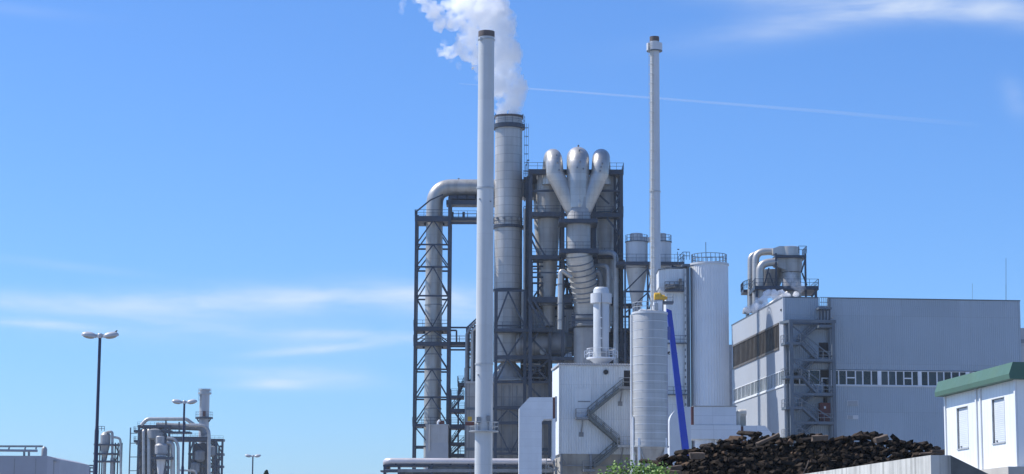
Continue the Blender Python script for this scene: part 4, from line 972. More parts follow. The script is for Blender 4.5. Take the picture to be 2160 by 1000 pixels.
for yl, yr in LV:
    zl, zr_ = za(yl), za(yr)
    t.flight((prev[0], prev[1]), (xl, zl), -1.5, -.4, SM, .26, rs=.07)
    landing(F.x(1656, 790, -3), xl, zl, 'fl')
    t.flight((xl, zl), (xr, zr_), -3.0, -1.8, SM, .26, rs=.07)
    landing(xr, XB+.2, zr_, 'fr')
    t.part('beam', MB().bar((XA, -3, zr_-.2), (xr, -3, zr_-.2), .25, .35), SM, smooth=False)
    prev = (xr, zr_)
ys = (684, 757, 829, 889, 952)
for i in range(4):
    t.part('bracing', MB().bar((XA, -3.05, za(ys[i]+2)), (XB, -3.05, za(ys[i+1]-3)), .16), SM, smooth=False)
# roof hatch with cage and posts
zz = za(646); x0, x1_ = F.x(1728, 650, -1.5), F.x(1750, 650, -1.5)
o = t.part('roof_landing', MB().bx(x0-.2, x1_+.2, -2, -.1, zz-.3, zz), SM, smooth=False)
t.part('cage', MB().rail([(x0, -1.9, zz), (x1_, -1.9, zz)], 1.5, .35, .045).rail([(x1_, -1.9, zz), (x1_, -.1, zz)], 1.5, .5, .045), STEEL2, o, smooth=False)
for px in (1729, 1736, 1743, 1750): t.part('post', MB().bar(F.p(px, 650, -1.6), F.p(px, 684, -1.6), .22), STEEL, smooth=False)
tt = T('storage_cabinet', 'red brown cabinet with a white mark on the lower stair landing of the grey hall', 'cabinet', F)
a, b = F.p(1730, 888, -1.2), F.p(1751, 850, -1.2); zb2 = za(889)+.002
tt.part('body', MB().bx(a.x, b.x, -1.4, -.3, zb2, b.z), REDB, smooth=False)
a2, b2 = F.p(1738, 862, -1.4), F.p(1742, 857, -1.4); tt.part('sticker', MB().bx(a2.x, b2.x, -1.43, -1.401, a2.z, b2.z), WHITE, smooth=False)

# ================================================================ plant on the hall roof
F = Fr(342, 1668, 580); m = F.m; z = lambda y: F.z(y); zr = HF.z(628, 1660)-2.6
t = T('roof_separator', 'stacked round metal separator on the hall roof with side pipes', 'separator', F)
t.part('head', MB().lathe([(19.5/m, z(541)), (19.5/m, z(522)), (17/m, z(521))], n=40), INOXP)
t.part('head_inlet', MB().prism([(F.x(1632), F.z(538)), (F.x(1632), F.z(526)), (F.x(1646), F.z(521)), (F.x(1660), F.z(521)), (F.x(1660), F.z(540))], -1, 1), INOXP, smooth=False)
t.part('body', MB().lathe([(22/m, z(575)), (22.5/m, z(573)), (22.5/m, z(543)), (21/m, z(541.5))], (F.x(1670, 560), 0), 40), CONE)
t.part('body_inlet', MB().prism([(F.x(1634), F.z(562)), (F.x(1634), F.z(548)), (F.x(1650), F.z(543)), (F.x(1664), F.z(543)), (F.x(1664), F.z(574)), (F.x(1648), F.z(568))], -1.4, 1.1), CONE, smooth=False)
t.part('lower_body', MB().lathe([(19.5/m, zr), (20/m, z(576))], (F.x(1670, 590), 0), 40), CONE)
for px, b in ((1637, -2), (1699, -2), (1637, 3), (1699, 3)):
    t.part('column', MB().bx(F.x(px, 570, b)-.15, F.x(px, 570, b)+.15, b-.15, b+.15, zr, z(538)), STEEL, smooth=False)
t.deck(1635, 1701, 538, -2.2, 3.2, .4, rail=False)
t.part('railing', MB().rail([(F.x(1684), -2.1, z(538)), (F.x(1701), -2.1, z(538)), (F.x(1701), 3, z(538))], 1.2, .9, .045), STEEL, smooth=False)
t.deck(1592, 1727, 603, -3, 6, .6, sides='flr')
diag(t, [(1699, 545, 1690, 575), (1692, 576, 1702, 602), (1612, 602, 1622, 565), (1622, 575, 1632, 603)], -1.8, .22)
for px in (1598, 1640, 1723): t.col(px, 605, 700, -2.5, .4)
diag(t, [(1723, 612, 1712, 626)], -2.5, .3)
t.part('side_cone', MB().lathe([(1.0, z(610)), (2.2, z(572)), (2.2, z(566))], (F.x(1635), 3), 24), CONE)
t2 = T('roof_pipe', 'tall metal pipe bending over to the top of the roof separator, foremost of the pair', 'pipe', Fr(343, 1592, 580)); F2 = t2.F
t2.part('pipe', MB().path(bend([F2.p(1594, 660), F2.p(1594, 531), F2.p(1634, 531)], 1.9), 7.5/F2.m, 20), INOXP)
t2 = T('roof_pipe', 'metal pipe just behind the foremost tall pipe on the hall roof', 'pipe', Fr(348, 1583, 580)); F2 = t2.F
t2.part('pipe', MB().path(bend([F2.p(1583, 660), F2.p(1583, 540), F2.p(1600, 534), F2.p(1640, 531, 1)], 1.6), 6/F2.m, 20), INOXP)
t2 = T('roof_pipe', 'fat lower pipe curving from the hall roof deck into the separator body', 'pipe', Fr(340.5, 1604, 580)); F2 = t2.F
t2.part('pipe', MB().path(bend([F2.p(1603, 660), F2.p(1603, 556), F2.p(1640, 552)], 2.6, 9), 8.5/F2.m, 24), INOXP)
t2 = T('roof_pipe', 'small hooked steam vent pipe at the far edge of the hall roof', 'pipe', Fr(351, 1574, 660)); F2 = t2.F
t2.part('pipe', MB().path(bend([F2.p(1577, 690), F2.p(1577, 652), F2.p(1571, 652), F2.p(1570, 662)], .5, 5), 4/F2.m, 14), INOXP)
t2 = T('roof_pipe', 'low slanting pale pipe lying across the hall roof behind the steam', 'pipe', Fr(338, 1630, 640)); F2 = t2.F
t2.part('pipe', MB().path([F2.p(1612, 652), F2.p(1640, 632), F2.p(1662, 618)], 5/F2.m, 14), INOXP)
t2 = T('roof_deck', 'narrow railed deck around the tall pipes at the far left of the hall roof', 'platform', Fr(346, 1592, 610), None); F2 = t2.F
zz = F2.z(606); 
o = t2.part('platform', MB().bx(F2.x(1574), F2.x(1602), 3, 7, zz-.5, zz).bx(F2.x(1590), F2.x(1602), -3.5, 2.99, zz-.5, zz), STEEL, smooth=False)
t2.part('railing', MB().rail([(F2.x(1574), 7, zz), (F2.x(1574), 3, zz), (F2.x(1590), -3.5, zz)], 1.3, .8, .05), STEEL, o, smooth=False)
t2.part('post', MB().bx(F2.x(1584), F2.x(1586), 4, 4.4, zr, zz-.5), STEEL, smooth=False)

# building beyond the hall
F = Fr(420, 2170, 780); t = T('pale_building', 'sliver of a pale flat building beyond the far end of the grey hall', 'building', F)
t.part('wall', MB().bx(F.x(2150), F.x(2700), 0, 30, 0, F.z(692)), mat('far_building_sheet', (.42,.43,.44), .5, 0, .05, .1, .15, (.25,.25,.25), dict(dz=6, dx=5, w=.1, dark=.2, var=.05)), smooth=False)
t.part('band', MB().bx(F.x(2150), F.x(2700), -.2, -.002, F.z(724), F.z(716)), MGREY, smooth=False)
F = Fr(420, 1540, 820); t = T('pale_annex', 'sliver of a pale annex in the gap between the ribbed silo and the grey hall', 'building', F)
t.part('wall', MB().bx(F.x(1515), F.x(1547), 0, 12, 0, F.z(838)).bx(F.x(1537), F.x(1548), 2, 10, F.z(838)+.01, F.z(725)), FARW, smooth=False)

# ================================================================ green roofed cabin
F = Fr(60, 2146, 900, RZ); m = F.m
t = T('cabin', 'white cabin with green roof trim and two shuttered windows', 'cabin', F)
LB = F.q(1994, 880).y; zt, zb = F.q(2146, 800).z, F.q(2146, 986).z; WX = 3.2
CW = mat('cabin_sheet', (.80, .82, .82), .45, 0, .04, .8, .3, (.5,.48,.44), dict(dx=.3, w=.025, dark=.16, var=.02))
def wallq(y0, y1, z0, z1): t.part('side_wall', MB().bx(0, .1, y0, y1, z0, z1), CW, smooth=False)
WN = []
for x0, x1_, ya, yb in ((2092, 2118, 838, 932), (2018, 2041, 857, 944)):
    a, b = F.q(x1_, ya), F.q(x0, ya); c = F.q(x1_, yb); WN.append((a.y, b.y, c.z, a.z))
e = [0.0, WN[0][0], WN[0][1], WN[1][0], WN[1][1], LB]
wallq(e[0]+.1, e[1], zb, zt); wallq(e[2], e[3], zb, zt); wallq(e[4], e[5], zb, zt)
for y0, y1, z0, z1 in WN:
    wallq(y0, y1, zb, z0); wallq(y0, y1, z1, zt)
    fm = MB().bx(-.03, .08, y0-.03, y1+.03, z0-.035, z0).bx(-.008, .08, y0-.025, y1+.025, z1, z1+.025).bx(-.006, .07, y0-.025, y0, z0, z1).bx(-.006, .07, y1, y1+.025, z0, z1)
    o = t.part('window', fm, mat('window_frame_grey', (.42, .44, .46), .5), smooth=False)
    sm = MB(); n = 22
    for i in range(n): 
        q0 = z0+(z1-z0)*i/n; sm.add([(.06, y0+.02, q0), (.06, y1-.02, q0), (.054, y1-.02, q0+(z1-z0)/n*.8), (.054, y0+.02, q0+(z1-z0)/n*.8), (.06, y1-.02, q0+(z1-z0)/n), (.06, y0+.02, q0+(z1-z0)/n)], [(0,1,2,3), (3,2,4,5)])
    t.part('shutter', sm, mat('shutter_white', (.66, .70, .73), .5), o, smooth=False)
    t.part('shutter_handle', MB().bx(.03, .06, y1-.28, y1-.18, z0+.04, z0+.08), MGREY, o, smooth=False)
t.part('front_wall', MB().bx(0.0, WX, 0, .098, zb, zt), CW, smooth=False)
t.part('back_wall', MB().bx(.11, WX, LB-.1, LB, zb, zt), CW, smooth=False)
t.part('far_wall', MB().bx(WX-.1, WX, .1, LB-.11, zb, zt), CW, smooth=False)
for y in (0, F.q(2063, 900).y, F.q(2072, 900).y, LB-.12): t.part('wall_trim', MB().bx(-.045, .0-.002, y-.01, y+.11, zb, zt), WHITE, smooth=False)
h = .48; o_ = .28
rp = [(-o_, zt), (-o_-.02, zt+.14), (-o_+.1, zt+h), (WX+o_-.1, zt+h), (WX+o_, zt+.14), (WX+o_, zt)]
t.part('roof_trim', MB().prism(rp, -.3, LB+.12), GREEN, smooth=False)
sm = MB()
for f in (.12, .62): sm.bx(-o_-.03, -o_-.002, LB*f, LB*f+.02, zt+.01, zt+.15)

CBF = F; czb = zb
t = T('concrete_plinth', 'pale concrete plinth under the green roofed cabin', 'plinth', F)
t.part('slab', MB().bx(-.5, WX+1, -.6, LB+.6, 0, zb-.002), mat('plinth_concrete', (.50,.47,.42), .85, 0, .12, .8, .2, (.2,.18,.16)), smooth=False)

# ================================================================ concrete bunker wall
F = Fr(52, 1963, 960, RZ); t = T('concrete_wall', 'stained concrete bunker wall with sloping wing in front of the timber heap', 'wall', F)
zw = F.p(1963, 960).z; 
t.part('long_wall', MB().bx(0, .5, .0, 26, 0, zw), CONC, smooth=False)
a, b, c = F.p(2005, 961), F.p(2090, 1003), F.p(2130, 1022)
t.part('wing_wall', MB().prism([(.502, 0), (.502, zw), (a.x, zw), (c.x, c.z), (c.x+2, c.z), (c.x+2, 0)], .0, .45), mat('shaded_wing_concrete', (.13, .14, .14), .9, 0, .3, 1.2, .7, (.05,.055,.05), bump=.4, bs=4), smooth=False)  # stained concrete, its base colour darkened to give the shade of the sunless face
# ================================================================ heap of old timber
PF = Fr(88, 1690, 950)
top = [(1380,992),(1395,985),(1420,975),(1450,970),(1480,957),(1505,947),(1530,942),(1560,945),(1580,936),(1610,925),(1640,926),(1660,928),(1685,934),(1705,930),(1722,924),(1745,922),(1756,932),(1790,932),(1815,930),(1850,922),(1880,928),(1915,936),(1945,940),(1970,950),(1995,955)]
def topy(px):
    for i in range(len(top)-1):
        (a, ya), (b, yb) = top[i], top[i+1]
        if a <= px <= b: return ya+(yb-ya)*(px-a)/(b-a)
    return 990
def sleeper_mb(L, w, h, seed):
    r_ = random.Random(seed); m_ = MB(); k = 5; c = .025
    sec = [(-w/2+c, -h/2), (w/2-c, -h/2), (w/2, -h/2+c), (w/2, h/2-c), (w/2-c, h/2), (-w/2+c, h/2), (-w/2, h/2-c), (-w/2, -h/2+c)]
    vs = []
    for i in range(k):
        y = L*i/(k-1); sc_ = 1-.12*r_.random()
        for x, z_ in sec: vs.append((x*sc_+r_.uniform(-.012, .012), y+r_.uniform(-.05, .05), z_*sc_+r_.uniform(-.012, .012)))
    m_.add(vs, [(i*8+j, i*8+(j+1) % 8, i*8+8+(j+1) % 8, i*8+8+j) for i in range(k-1) for j in range(8)] + [tuple(range(8))[::-1], tuple(range(32, 40))])
    return m_
protos = []
for i in range(7):
    o = sleeper_mb(random.uniform(1.0, 1.6), random.uniform(.18, .25), random.uniform(.13, .19), i).obj('timber_sleeper', WOOD, smooth=False); protos.append(o)
SL = 'dark creosoted timber sleeper jumbled in the big heap behind the concrete wall'
cand = []
zlow = PF.z(1004, 1500)
for row in range(24):
    px = 1388 + (row % 2)*5
    while px < 1992:
        yt = topy(px); zt = PF.z(yt, px); 
        zz = zlow + row*.115 + random.uniform(-.05, .05)
        zt += .17
        if zz <= zt - .02:
            wp = PF.p(px, 950); x = wp.x + random.uniform(-.1, .1)
            y = (zz-zlow)*1.9 + random.uniform(-.45, .35)
            cand.append((x, y, zz, zt-zz))
        px += 10
random.shuffle(cand)
cand.sort(key=lambda c: c[3] > .35)
ind = cand[:292]; rest = cand[292:]
def pose(o, x, y, z_, jag=1.0):
    o.location = PF.o + Vector((x, y, z_))
    o.rotation_euler = (random.gauss(-.10, .11)*jag, random.uniform(-.9, .9), random.gauss(.0, .30)*jag)
for i, (x, y, z_, dp) in enumerate(ind):
    if i < len(protos): o = protos[i]
    else: o = protos[i % 7].copy(); col.objects.link(o)
    pose(o, x, y, z_ + (random.uniform(-.05, .34) if dp < .3 else 0), 1.25 if dp < .3 else 1.0)
    o['label'] = SL; o['category'] = 'timber'; o['group'] = 'timber sleepers heaped behind the concrete wall'
# the rest of the heap, merged
hm = MB()
def stamp(o, M):
    n = len(hm.v); hm.v += [tuple(M @ v.co) for v in o.data.vertices]; hm.f += [tuple(j+n for j in p.vertices) for p in o.data.polygons]
for k_ in range(len(rest)):
    x, y, z_, dp = rest[k_]
    stamp(protos[k_ % 7], Matrix.Translation((x, y, z_)) @ Matrix.Rotation(random.gauss(0, .42), 4, 'Z') @ Matrix.Rotation(random.gauss(-.12, .1), 4, 'X') @ Matrix.Rotation(random.uniform(-.8, .8), 4, 'Y'))
for k_ in range(1300):
    px = random.uniform(1392, 1990); zt = PF.z(topy(px), px); x = PF.p(px, 950).x
    if random.random() < .45: y = random.uniform(-4, 0); z_ = max(.1, zlow + y*1.1 - random.uniform(0, .6))
    else: y = random.uniform(.8, 7); z_ = random.uniform(zlow-.3, zt-.45)
    stamp(protos[k_ % 7], Matrix.Translation((x, y, z_)) @ Matrix.Rotation(random.uniform(-1, 1), 4, 'Z') @ Matrix.Rotation(random.gauss(-.1, .08), 4, 'X') @ Matrix.Rotation(random.uniform(-.8, .8), 4, 'Y'))
o = hm.obj('timber_heap', WOOD, smooth=False); o.location = PF.o; o['kind'] = 'stuff'; o['label'] = 'inner mass of the big dark heap of old timber'; o['category'] = 'timber heap'
WOODL2 = WOODL
def special(label, px, py, L, w, h, rz, rx, mt, b=0.0, ry=.1):
    p_ = PF.p(px, py, b); o = sleeper_mb(L, w, h, int(px)).obj('timber_sleeper', mt, smooth=False)
    o.location = PF.o + p_; o.rotation_euler = (rx, ry, rz); o['label'] = label; o['category'] = 'timber'
special('broad brown timber lying flat on top of the heap beneath the hall fire stair', 1713, 925, .66, .3, .26, -PI/2, .05, WOODL, .9)
special('pale broad timber lying on the heap below the foot of the blue conveyor', 1455, 962, .6, .3, .3, -PI/2, .02, WOODL, -.3)
special('long brown timber sloping up to the heap top beside the white side duct', 1596, 938, 1.1, .2, .14, -1.3, .42, WOODL, .9)
special('pale flat timber lying at the low end of the heap near the bush', 1412, 988, .55, .28, .2, -1.2, .1, WOODL, -.6)
special('grey brown timber stub sticking up near the top of the heap under the wall vents', 1846, 930, .62, .24, .24, -1.1, .3, WOODL, .9)
special('rounded pale log at the very bottom of the heap beside the bush', 1402, 996, .7, .2, .16, -1.5, .0, WOODL, -.9)
special('thin pale pole leaning against the heap beside the concrete wall', 1695, 999, .62, .06, .06, -.8, 1.05, WOODL, -1.4)
for px, py, rz_, lb in ((1965, 951, -1.35, 'longest brown plank at the low far end of the heap beside the cabin'), (1940, 957, -1.5, 'short brown plank on the concrete wall end of the heap'), (1975, 957, -1.2, 'thin brown plank lowest beside the cabin wall')):
    special(lb, px, py, 1.0, .2, .07, rz_, .06, WOODL, .2)

# ================================================================ bush
F = Fr(70, 1335, 990); t = T('bush', 'leafy bright green bush in front of the silo legs', 'bush', F)
lv = MB(); r_ = random.Random(4); st = MB(); z1 = F.z(972)
for s_ in range(16):
    a = r_.uniform(-1.05, 1.05); tip = Vector((a*.8+r_.uniform(-.15, .15), r_.uniform(-.7, .7), z1 - abs(a-.1)**1.6*.35 - r_.uniform(0, .28)))
    base = Vector((a*.25, 0, 0)); mid = base.lerp(tip, .6) + Vector((a*.2, 0, .1))
    st.path([base, mid, tip], [.05, .03, .008], 6)
    for k_ in range(420):
        f = r_.random()**.55; c = (mid.lerp(tip, f) if f > .0 else mid) + Vector((r_.gauss(0, .17), r_.gauss(0, .2), r_.gauss(-.08, .16)))
        d = Vector((r_.gauss(0, 1), r_.gauss(0, 1), r_.gauss(-.1, .6))).normalized(); u = d.cross(Vector((r_.gauss(0, 1), r_.gauss(0, 1), r_.gauss(0, 1)))).normalized()
        L = r_.uniform(.06, .13); w = L*.42
        lv.add([c, c+d*L*.5+u*w, c+d*L, c+d*L*.5-u*w], [(0,1,2,3)])
t.part('foliage', lv, LEAF, smooth=False); t.part('stem', st, BARK)

# ================================================================ street lamps
def lamp(Y, px, py, label, proto=None):
    F = Fr(Y, px, py); H = F.z(py)
    t = T('street_lamp', label, 'street lamp', F, 'twin headed street lamps')
    if proto is None:
        zj = F.z(909)
        t.part('pole', MB().lathe([(.105, 0), (.105, zj), (.08, zj+.15), (.072, H)], n=16), POLE)
        t.part('head_bracket', MB().lathe([(.11, H-.12), (.13, H-.1), (.13, H+.06), (.1, H+.1)], n=16).bar((-.25, 0, H), (.25, 0, H), .14, .12), LAMPG)
        for s in (-1, 1):
            hm_ = MB(); n, k = 24, 7; L_, W_, Hh = .385, .24, .19; vs = []
            for i in range(k):
                a = PI/2*i/(k-1)
                for j in range(n):
                    g_ = 2*PI*j/n; ex = abs(math.cos(g_))**.8*math.copysign(1, math.cos(g_))
                    vs.append((ex*L_*math.cos(a*.98), math.sin(g_)*W_*math.cos(a*.98), Hh*math.sin(a)))
            for j in range(n):
                g_ = 2*PI*j/n; ex = abs(math.cos(g_))**.8*math.copysign(1, math.cos(g_)); vs.append((ex*L_*.96, math.sin(g_)*W_*.96, -.06))
            fs = [(i*n+j, i*n+(j+1)%n, (i+1)*n+(j+1)%n, (i+1)*n+j) for i in range(k-1) for j in range(n)] + [(j, k*n+j, k*n+(j+1)%n, (j+1)%n) for j in range(n)]
            fs += [tuple((k-1)*n+j for j in range(n)), tuple(k*n+j for j in range(n))[::-1]]
            M = Matrix.Translation((s*.53, 0, H+.0)) @ Matrix.Rotation(-s*R(9), 4, 'Y')
            hm_.add([M @ Vector(v) for v in vs], fs); h_ = t.part('lamp_head', hm_, LAMPG)
            ln = MB(); ln.lathe([(1, 0), (.8, -.05), (.4, -.085), (.01, -.09)], n=20)
            ln.v = [tuple(M @ Vector((v[0]*.3, v[1]*.155, v[2]-.062))) for v in ln.v]; t.part('lens', ln, LENS, h_)
        return t, F, H
    for ch in proto.e.children:
        c_ = ch.copy(); col.objects.link(c_); c_.parent = t.e
        for g_ in ch.children:
            d_ = g_.copy(); col.objects.link(d_); d_.parent = c_
    t.e.location.z = H - lamp0[2]
    return t
lamp0 = lamp(101, 211, 708, 'grey twin-headed street lamp rising tallest, with a small dark bird on one head')
lamp(148, 389, 848, 'twin-headed street lamp standing in front of the distant steel plant', lamp0[0])
lamp(236, 533.5, 962, 'small far twin-headed street lamp alone against the empty sky', lamp0[0])
F = lamp0[1]; pb = F.p(242.5, 701.5)
bt = T('bird', 'tiny dark bird perched on the end of the tallest street lamp head', 'bird', F)
bm_ = MB(); bm_.path([(pb.x-.11, 0, pb.z-.03), (pb.x-.07, 0, pb.z-.01), (pb.x, 0, pb.z), (pb.x+.05, 0, pb.z+.045), (pb.x+.075, 0, pb.z+.085), (pb.x+.1, 0, pb.z+.09), (pb.x+.135, 0, pb.z+.08)], [.008, .02, .045, .042, .03, .026, .006], 10)
bm_.bar((pb.x, -.02, pb.z-.03), (pb.x+.01, -.02, pb.z-.1), .012).bar((pb.x, .02, pb.z-.03), (pb.x+.01, .02, pb.z-.1), .012)
bt.part('body', bm_, DARK)

# ================================================================ distant works on the left
DY = 720
def frame_post(t, px, y0, b=0, w=.6, m=None): return t.col(px, y0, None, b, w, m, py=950)
F = Fr(737, 430, 900); m = F.m; z = lambda y: F.z(y)
t = T('chimney', 'short distant pale chimney with a railed crown, behind the far steel plant', 'chimney', F)
t.part('shaft', MB().lathe([(10.8/m, 0), (10.6/m, z(880)), (10.3/m, z(824))], n=32), mat('far_chimney_sheet', (.46,.45,.45), .5, .3, .06, .2, .3, (.3,.28,.26)))
t.ringdeck(10.3/m, 14/m, z(828), .6, GALV, n=20, h=1.3, name='crown_platform')
t.part('rim', MB().lathe([(10.3/m, z(824)), (11.5/m, z(824)), (11.5/m, z(821)), (9.5/m, z(821))], n=32), GALV)
t.ringdeck(10.6/m, 18.5/m, z(880), .6, STEEL, n=20, h=1.8)
t.part('brace', MB().bar((-16/m, -.5, z(881)), (-10.5/m, -.5, z(890)), .4).bar((16/m, -.5, z(881)), (10.5/m, -.5, z(890)), .4), STEEL, smooth=False)
t.ladder(-10.6/m*.72, -10.6/m*.75, z(860), z(828), STEEL2, nx=-.7, ny=-.7)
t.part('beacon', MB().bar((2/m, -1.9, z(879)), (2/m, -1.9, z(868)), .9), REDB, smooth=False)
def far_frame(name, label, xs, y0, levels, b1, cat='steel frame'):
    F = Fr(DY, (xs[0]+xs[-1])/2, 950); t = T(name, label, cat, F)
    for px in xs:
        for b in (0, b1): frame_post(t, px, y0, b, .7)
    for y in levels:
        zz = F.z(y); X0, X1 = F.x(xs[0], 950), F.x(xs[-1], 950)
        for b in (0, b1): t.part('beam', MB().bar((X0, b, zz), (X1, b, zz), .6, .8), STEEL, smooth=False)
        for X in (X0, X1): t.part('beam', MB().bar((X, 0, zz), (X, b1, zz), .6, .8), STEEL, smooth=False)
    mb = MB(); ys = list(levels)+[1010]
    for i in range(len(ys)-1):
        for j in range(len(xs)-1):
            a, b = (xs[j], xs[j+1]) if (i+j) % 2 else (xs[j+1], xs[j]); mb.bar(F.p(a, ys[i], .2), F.p(b, ys[i+1], .2), .4)
    t.part('bracing', mb, STEEL, smooth=False)
    return t
t = far_frame('far_steel_frame', 'distant dark steel frame with humped pipes, under the long bright top pipe', (292, 320, 348, 356), 897, (899, 909, 931, 958, 985), 6)
F = t.F
for y in (907, 928): t.deck(282, 294, y, 0, 4, .8, sides='fl')
t.deck(290, 352, 897, -.2, 6, .8, sides='f')
t.part('wall_panel', MB().bx(F.x(297), F.x(347), 4.5, 5.5, 0, F.z(905)), mat('far_dark_panel', (.12, .125, .14), .6, 0, .2, .4), smooth=False)
t = far_frame('far_steel_frame', 'distant dark steel frame carrying vertical pipes below the short distant chimney', (400, 408, 437, 455, 469), 926, (928, 958, 984), 4)
F = t.F
t.deck(398, 471, 926, -.2, 4, .7, sides='f')
t.part('wall_panel', MB().bx(F.x(410), F.x(440), 2, 3.5, 0, F.z(935)), mat('far_dark_panel2', (.10, .105, .12), .6, 0, .2, .4), smooth=False)
t = T('far_gallery', 'distant dark elevated gallery bridging the two far steel frames', 'gallery', Fr(DY, 380, 920)); F = t.F
t.deck(345, 440, 921, 0, 6, 1.6, sides='f'); t.deck(350, 400, 910, 0, 6, .6, sides='f')
t.part('girder', MB().bx(F.x(378), F.x(404), .2, 5.8, F.z(928), F.z(922)), STEEL, smooth=False)
for px in (350, 378, 390): t.part('post', MB().bar(F.p(px, 910, .2), F.p(px, 887 if px == 350 else 890, .2), .45), STEEL, smooth=False)
def fp(label, pts, rpx, mt=INOXP, rad=2.0, Y=DY, cat='pipe'):
    F = Fr(Y, pts[-1][0], pts[-1][1]); t = T('far_pipe', label, cat, F)
    t.part('pipe', MB().path(bend([F.p(*p) for p in pts], rad, 5), rpx/F.m, 14), mt); return t
fp('distant long bright pipe across the top of the far steel plant', [(298, 897), (310, 884), (393, 884), (415, 900)], 3.8)
fp('distant pipe bending down in front of the far chimney', [(398, 897), (441, 897), (441, 1010)], 3.6, rad=3.5, Y=716)
fp('distant fat dark duct lying between the two far steel frames', [(330, 898, 3), (428, 902, 3), (432, 918, 3)], 7, MGREY, 4)
fp('distant humped pipe at the outer edge of the far steel frame', [(303, 1010, -1), (303, 908, -1), (308, 908, 3)], 3.6, rad=1.0)
fp('second distant humped pipe of the far steel frame, next to the drum', [(314, 1010, -1), (314, 907, -1), (319, 907, 3)], 4.0, rad=1.0)
fp('distant pale pipe curving down at the outer end of the far frame below the chimney', [(444, 932, 2), (454, 936, 2), (455, 1010, 2)], 5, FARW, 5)
fp('distant elbow pipe beside the far pale separator, outer one', [(352, 924, -6), (369, 926, -6), (376, 940, -6), (376, 1010, -6)], 3.2, rad=5, Y=714)
fp('distant thicker elbow pipe beside the far pale separator, inner one', [(352, 934, -6), (364, 936, -6), (364, 1010, -6)], 5, rad=5, Y=714)
fp('distant low horizontal pipe near the foot of the second street lamp', [(374, 992, -6), (412, 993, -6), (415, 1004, -6)], 2, rad=1, Y=714)
F = Fr(706, 340, 950); t = T('far_separator', 'distant pale separator vessel with cone bottom in front of the far frame', 'separator', F); m = F.m
t.part('head', MB().lathe([(9/m, F.z(937)), (9/m, F.z(922)), (7/m, F.z(920))], (F.x(343), 0), 20), FARW)
t.part('body', MB().lathe([(13/m, F.z(958)), (13.5/m, F.z(940)), (10/m, F.z(936))], n=24), FARW)
t.part('cone', MB().lathe([(5/m, 0), (6/m, F.z(1000)), (10/m, F.z(968)), (10/m, F.z(959))], n=20), VESS)
t.deck(318, 362, 963, -3, 3, .9, sides='f')
F = Fr(DY, 274, 950); t = T('ladder_mast', 'thin distant lattice mast beside the far steel frame', 'mast', F)
t.part('mast', MB().bar((0, 0, 0), (0, 0, F.z(902)), .4), STEEL2, smooth=False)
t.part('rung', MB().bar(F.p(274, 914), F.p(290, 914), .25).bar(F.p(274, 935), F.p(290, 935), .25).bar(F.p(274, 964), F.p(290, 964), .25).bar(F.p(274, 993), F.p(290, 993), .25), STEEL2, smooth=False)
F = Fr(DY, 380, 950); t = T('far_pipework', 'distant tangle of thin pipes and small vessels inside the two far steel frames', 'pipes', F)
r_ = random.Random(33)
for k_ in range(46):
    x0, x1 = ((294, 354), (402, 468))[k_ % 2]
    px = r_.uniform(x0, x1); y0 = r_.uniform(903 if k_ % 2 == 0 else 932, 985); b = r_.uniform(.8, 3.2)
    t.part('pipe', MB().path(bend([F.p(px, 1010, b), F.p(px, y0, b), F.p(px+r_.choice((-1, 1))*r_.uniform(3, 9), y0, b)], .6, 4), r_.uniform(.12, .5), 8), r_.choice((STEEL, MGREY, FARW, STEEL2, INOXP, STEEL)))
for px, y, w in ((332, 905, 2.2), (341, 911, 1.6), (428, 950, 1.8), (452, 940, 1.4), (419, 975, 1.6)):
    t.part('small_vessel', MB().lathe([(w*.5, F.z(y+24)), (w, F.z(y+20)), (w, F.z(y+3)), (w*.5, F.z(y))], (F.x(px), -.8), 18), MGREY)
# separate cyclone unit
F = Fr(DY, 222, 940); m = F.m; t = T('far_cyclone', 'distant lone cyclone tower with looping pipes beside the tallest street lamp', 'cyclone', F)
t.part('barrel', MB().lathe([(10.5/m, F.z(937)), (10.8/m, F.z(918)), (8/m, F.z(914)), (4/m, F.z(911))], n=24), FARW)
t.part('cone', MB().lathe([(3.5/m, 0), (3.5/m, F.z(972)), (10/m, F.z(938))], n=20), FARW)
for px in (211, 216, 243, 249, 257): frame_post(t, px, 934, 3, .4, STEEL2)
for y in (937, 956, 972): t.part('platform', MB().bx(F.x(207), F.x(258), -2.5, 4, F.z(y)-.5, F.z(y)), STEEL, smooth=False)
t.part('railing', MB().rail([(F.x(209), -2, F.z(910)), (F.x(228), -2, F.z(910))], 1.6, 1, .1), STEEL2, smooth=False)
t.part('pipe', MB().path(bend([F.p(225, 912, -1), F.p(237, 910, -1), F.p(237, 1010, -1)], 1), 2.8/m, 12), FARW)
t.part('pipe', MB().path(bend([F.p(238, 922, -1), F.p(254, 924, -1), F.p(255, 1010, -1)], 1.8), 2.5/m, 12), INOXP)
t.part('fan', MB().lathe([(4/m, F.z(1000)), (4/m, F.z(968)), (2.5/m, F.z(962))], (F.x(244), 0), 16), MGREY)
diag(t, [(244, 940, 256, 972), (256, 940, 244, 972), (212, 940, 218, 972)], 3, .35, m=STEEL2)
F = Fr(DY, 192, 990); t = T('far_pipe_rack', 'low distant pipe frame peeking up at the foot of the tallest street lamp', 'steel frame', F)
for px, y in ((184, 982), (191, 985), (199, 983), (204, 987)): frame_post(t, px, y, 0, .45, STEEL2)
hbeam(t, 184, 199, 982, 0, .5, STEEL2); hbeam(t, 191, 206, 987, 0, .5, STEEL2); hbeam(t, 178, 206, 995, 0, .5, STEEL2)
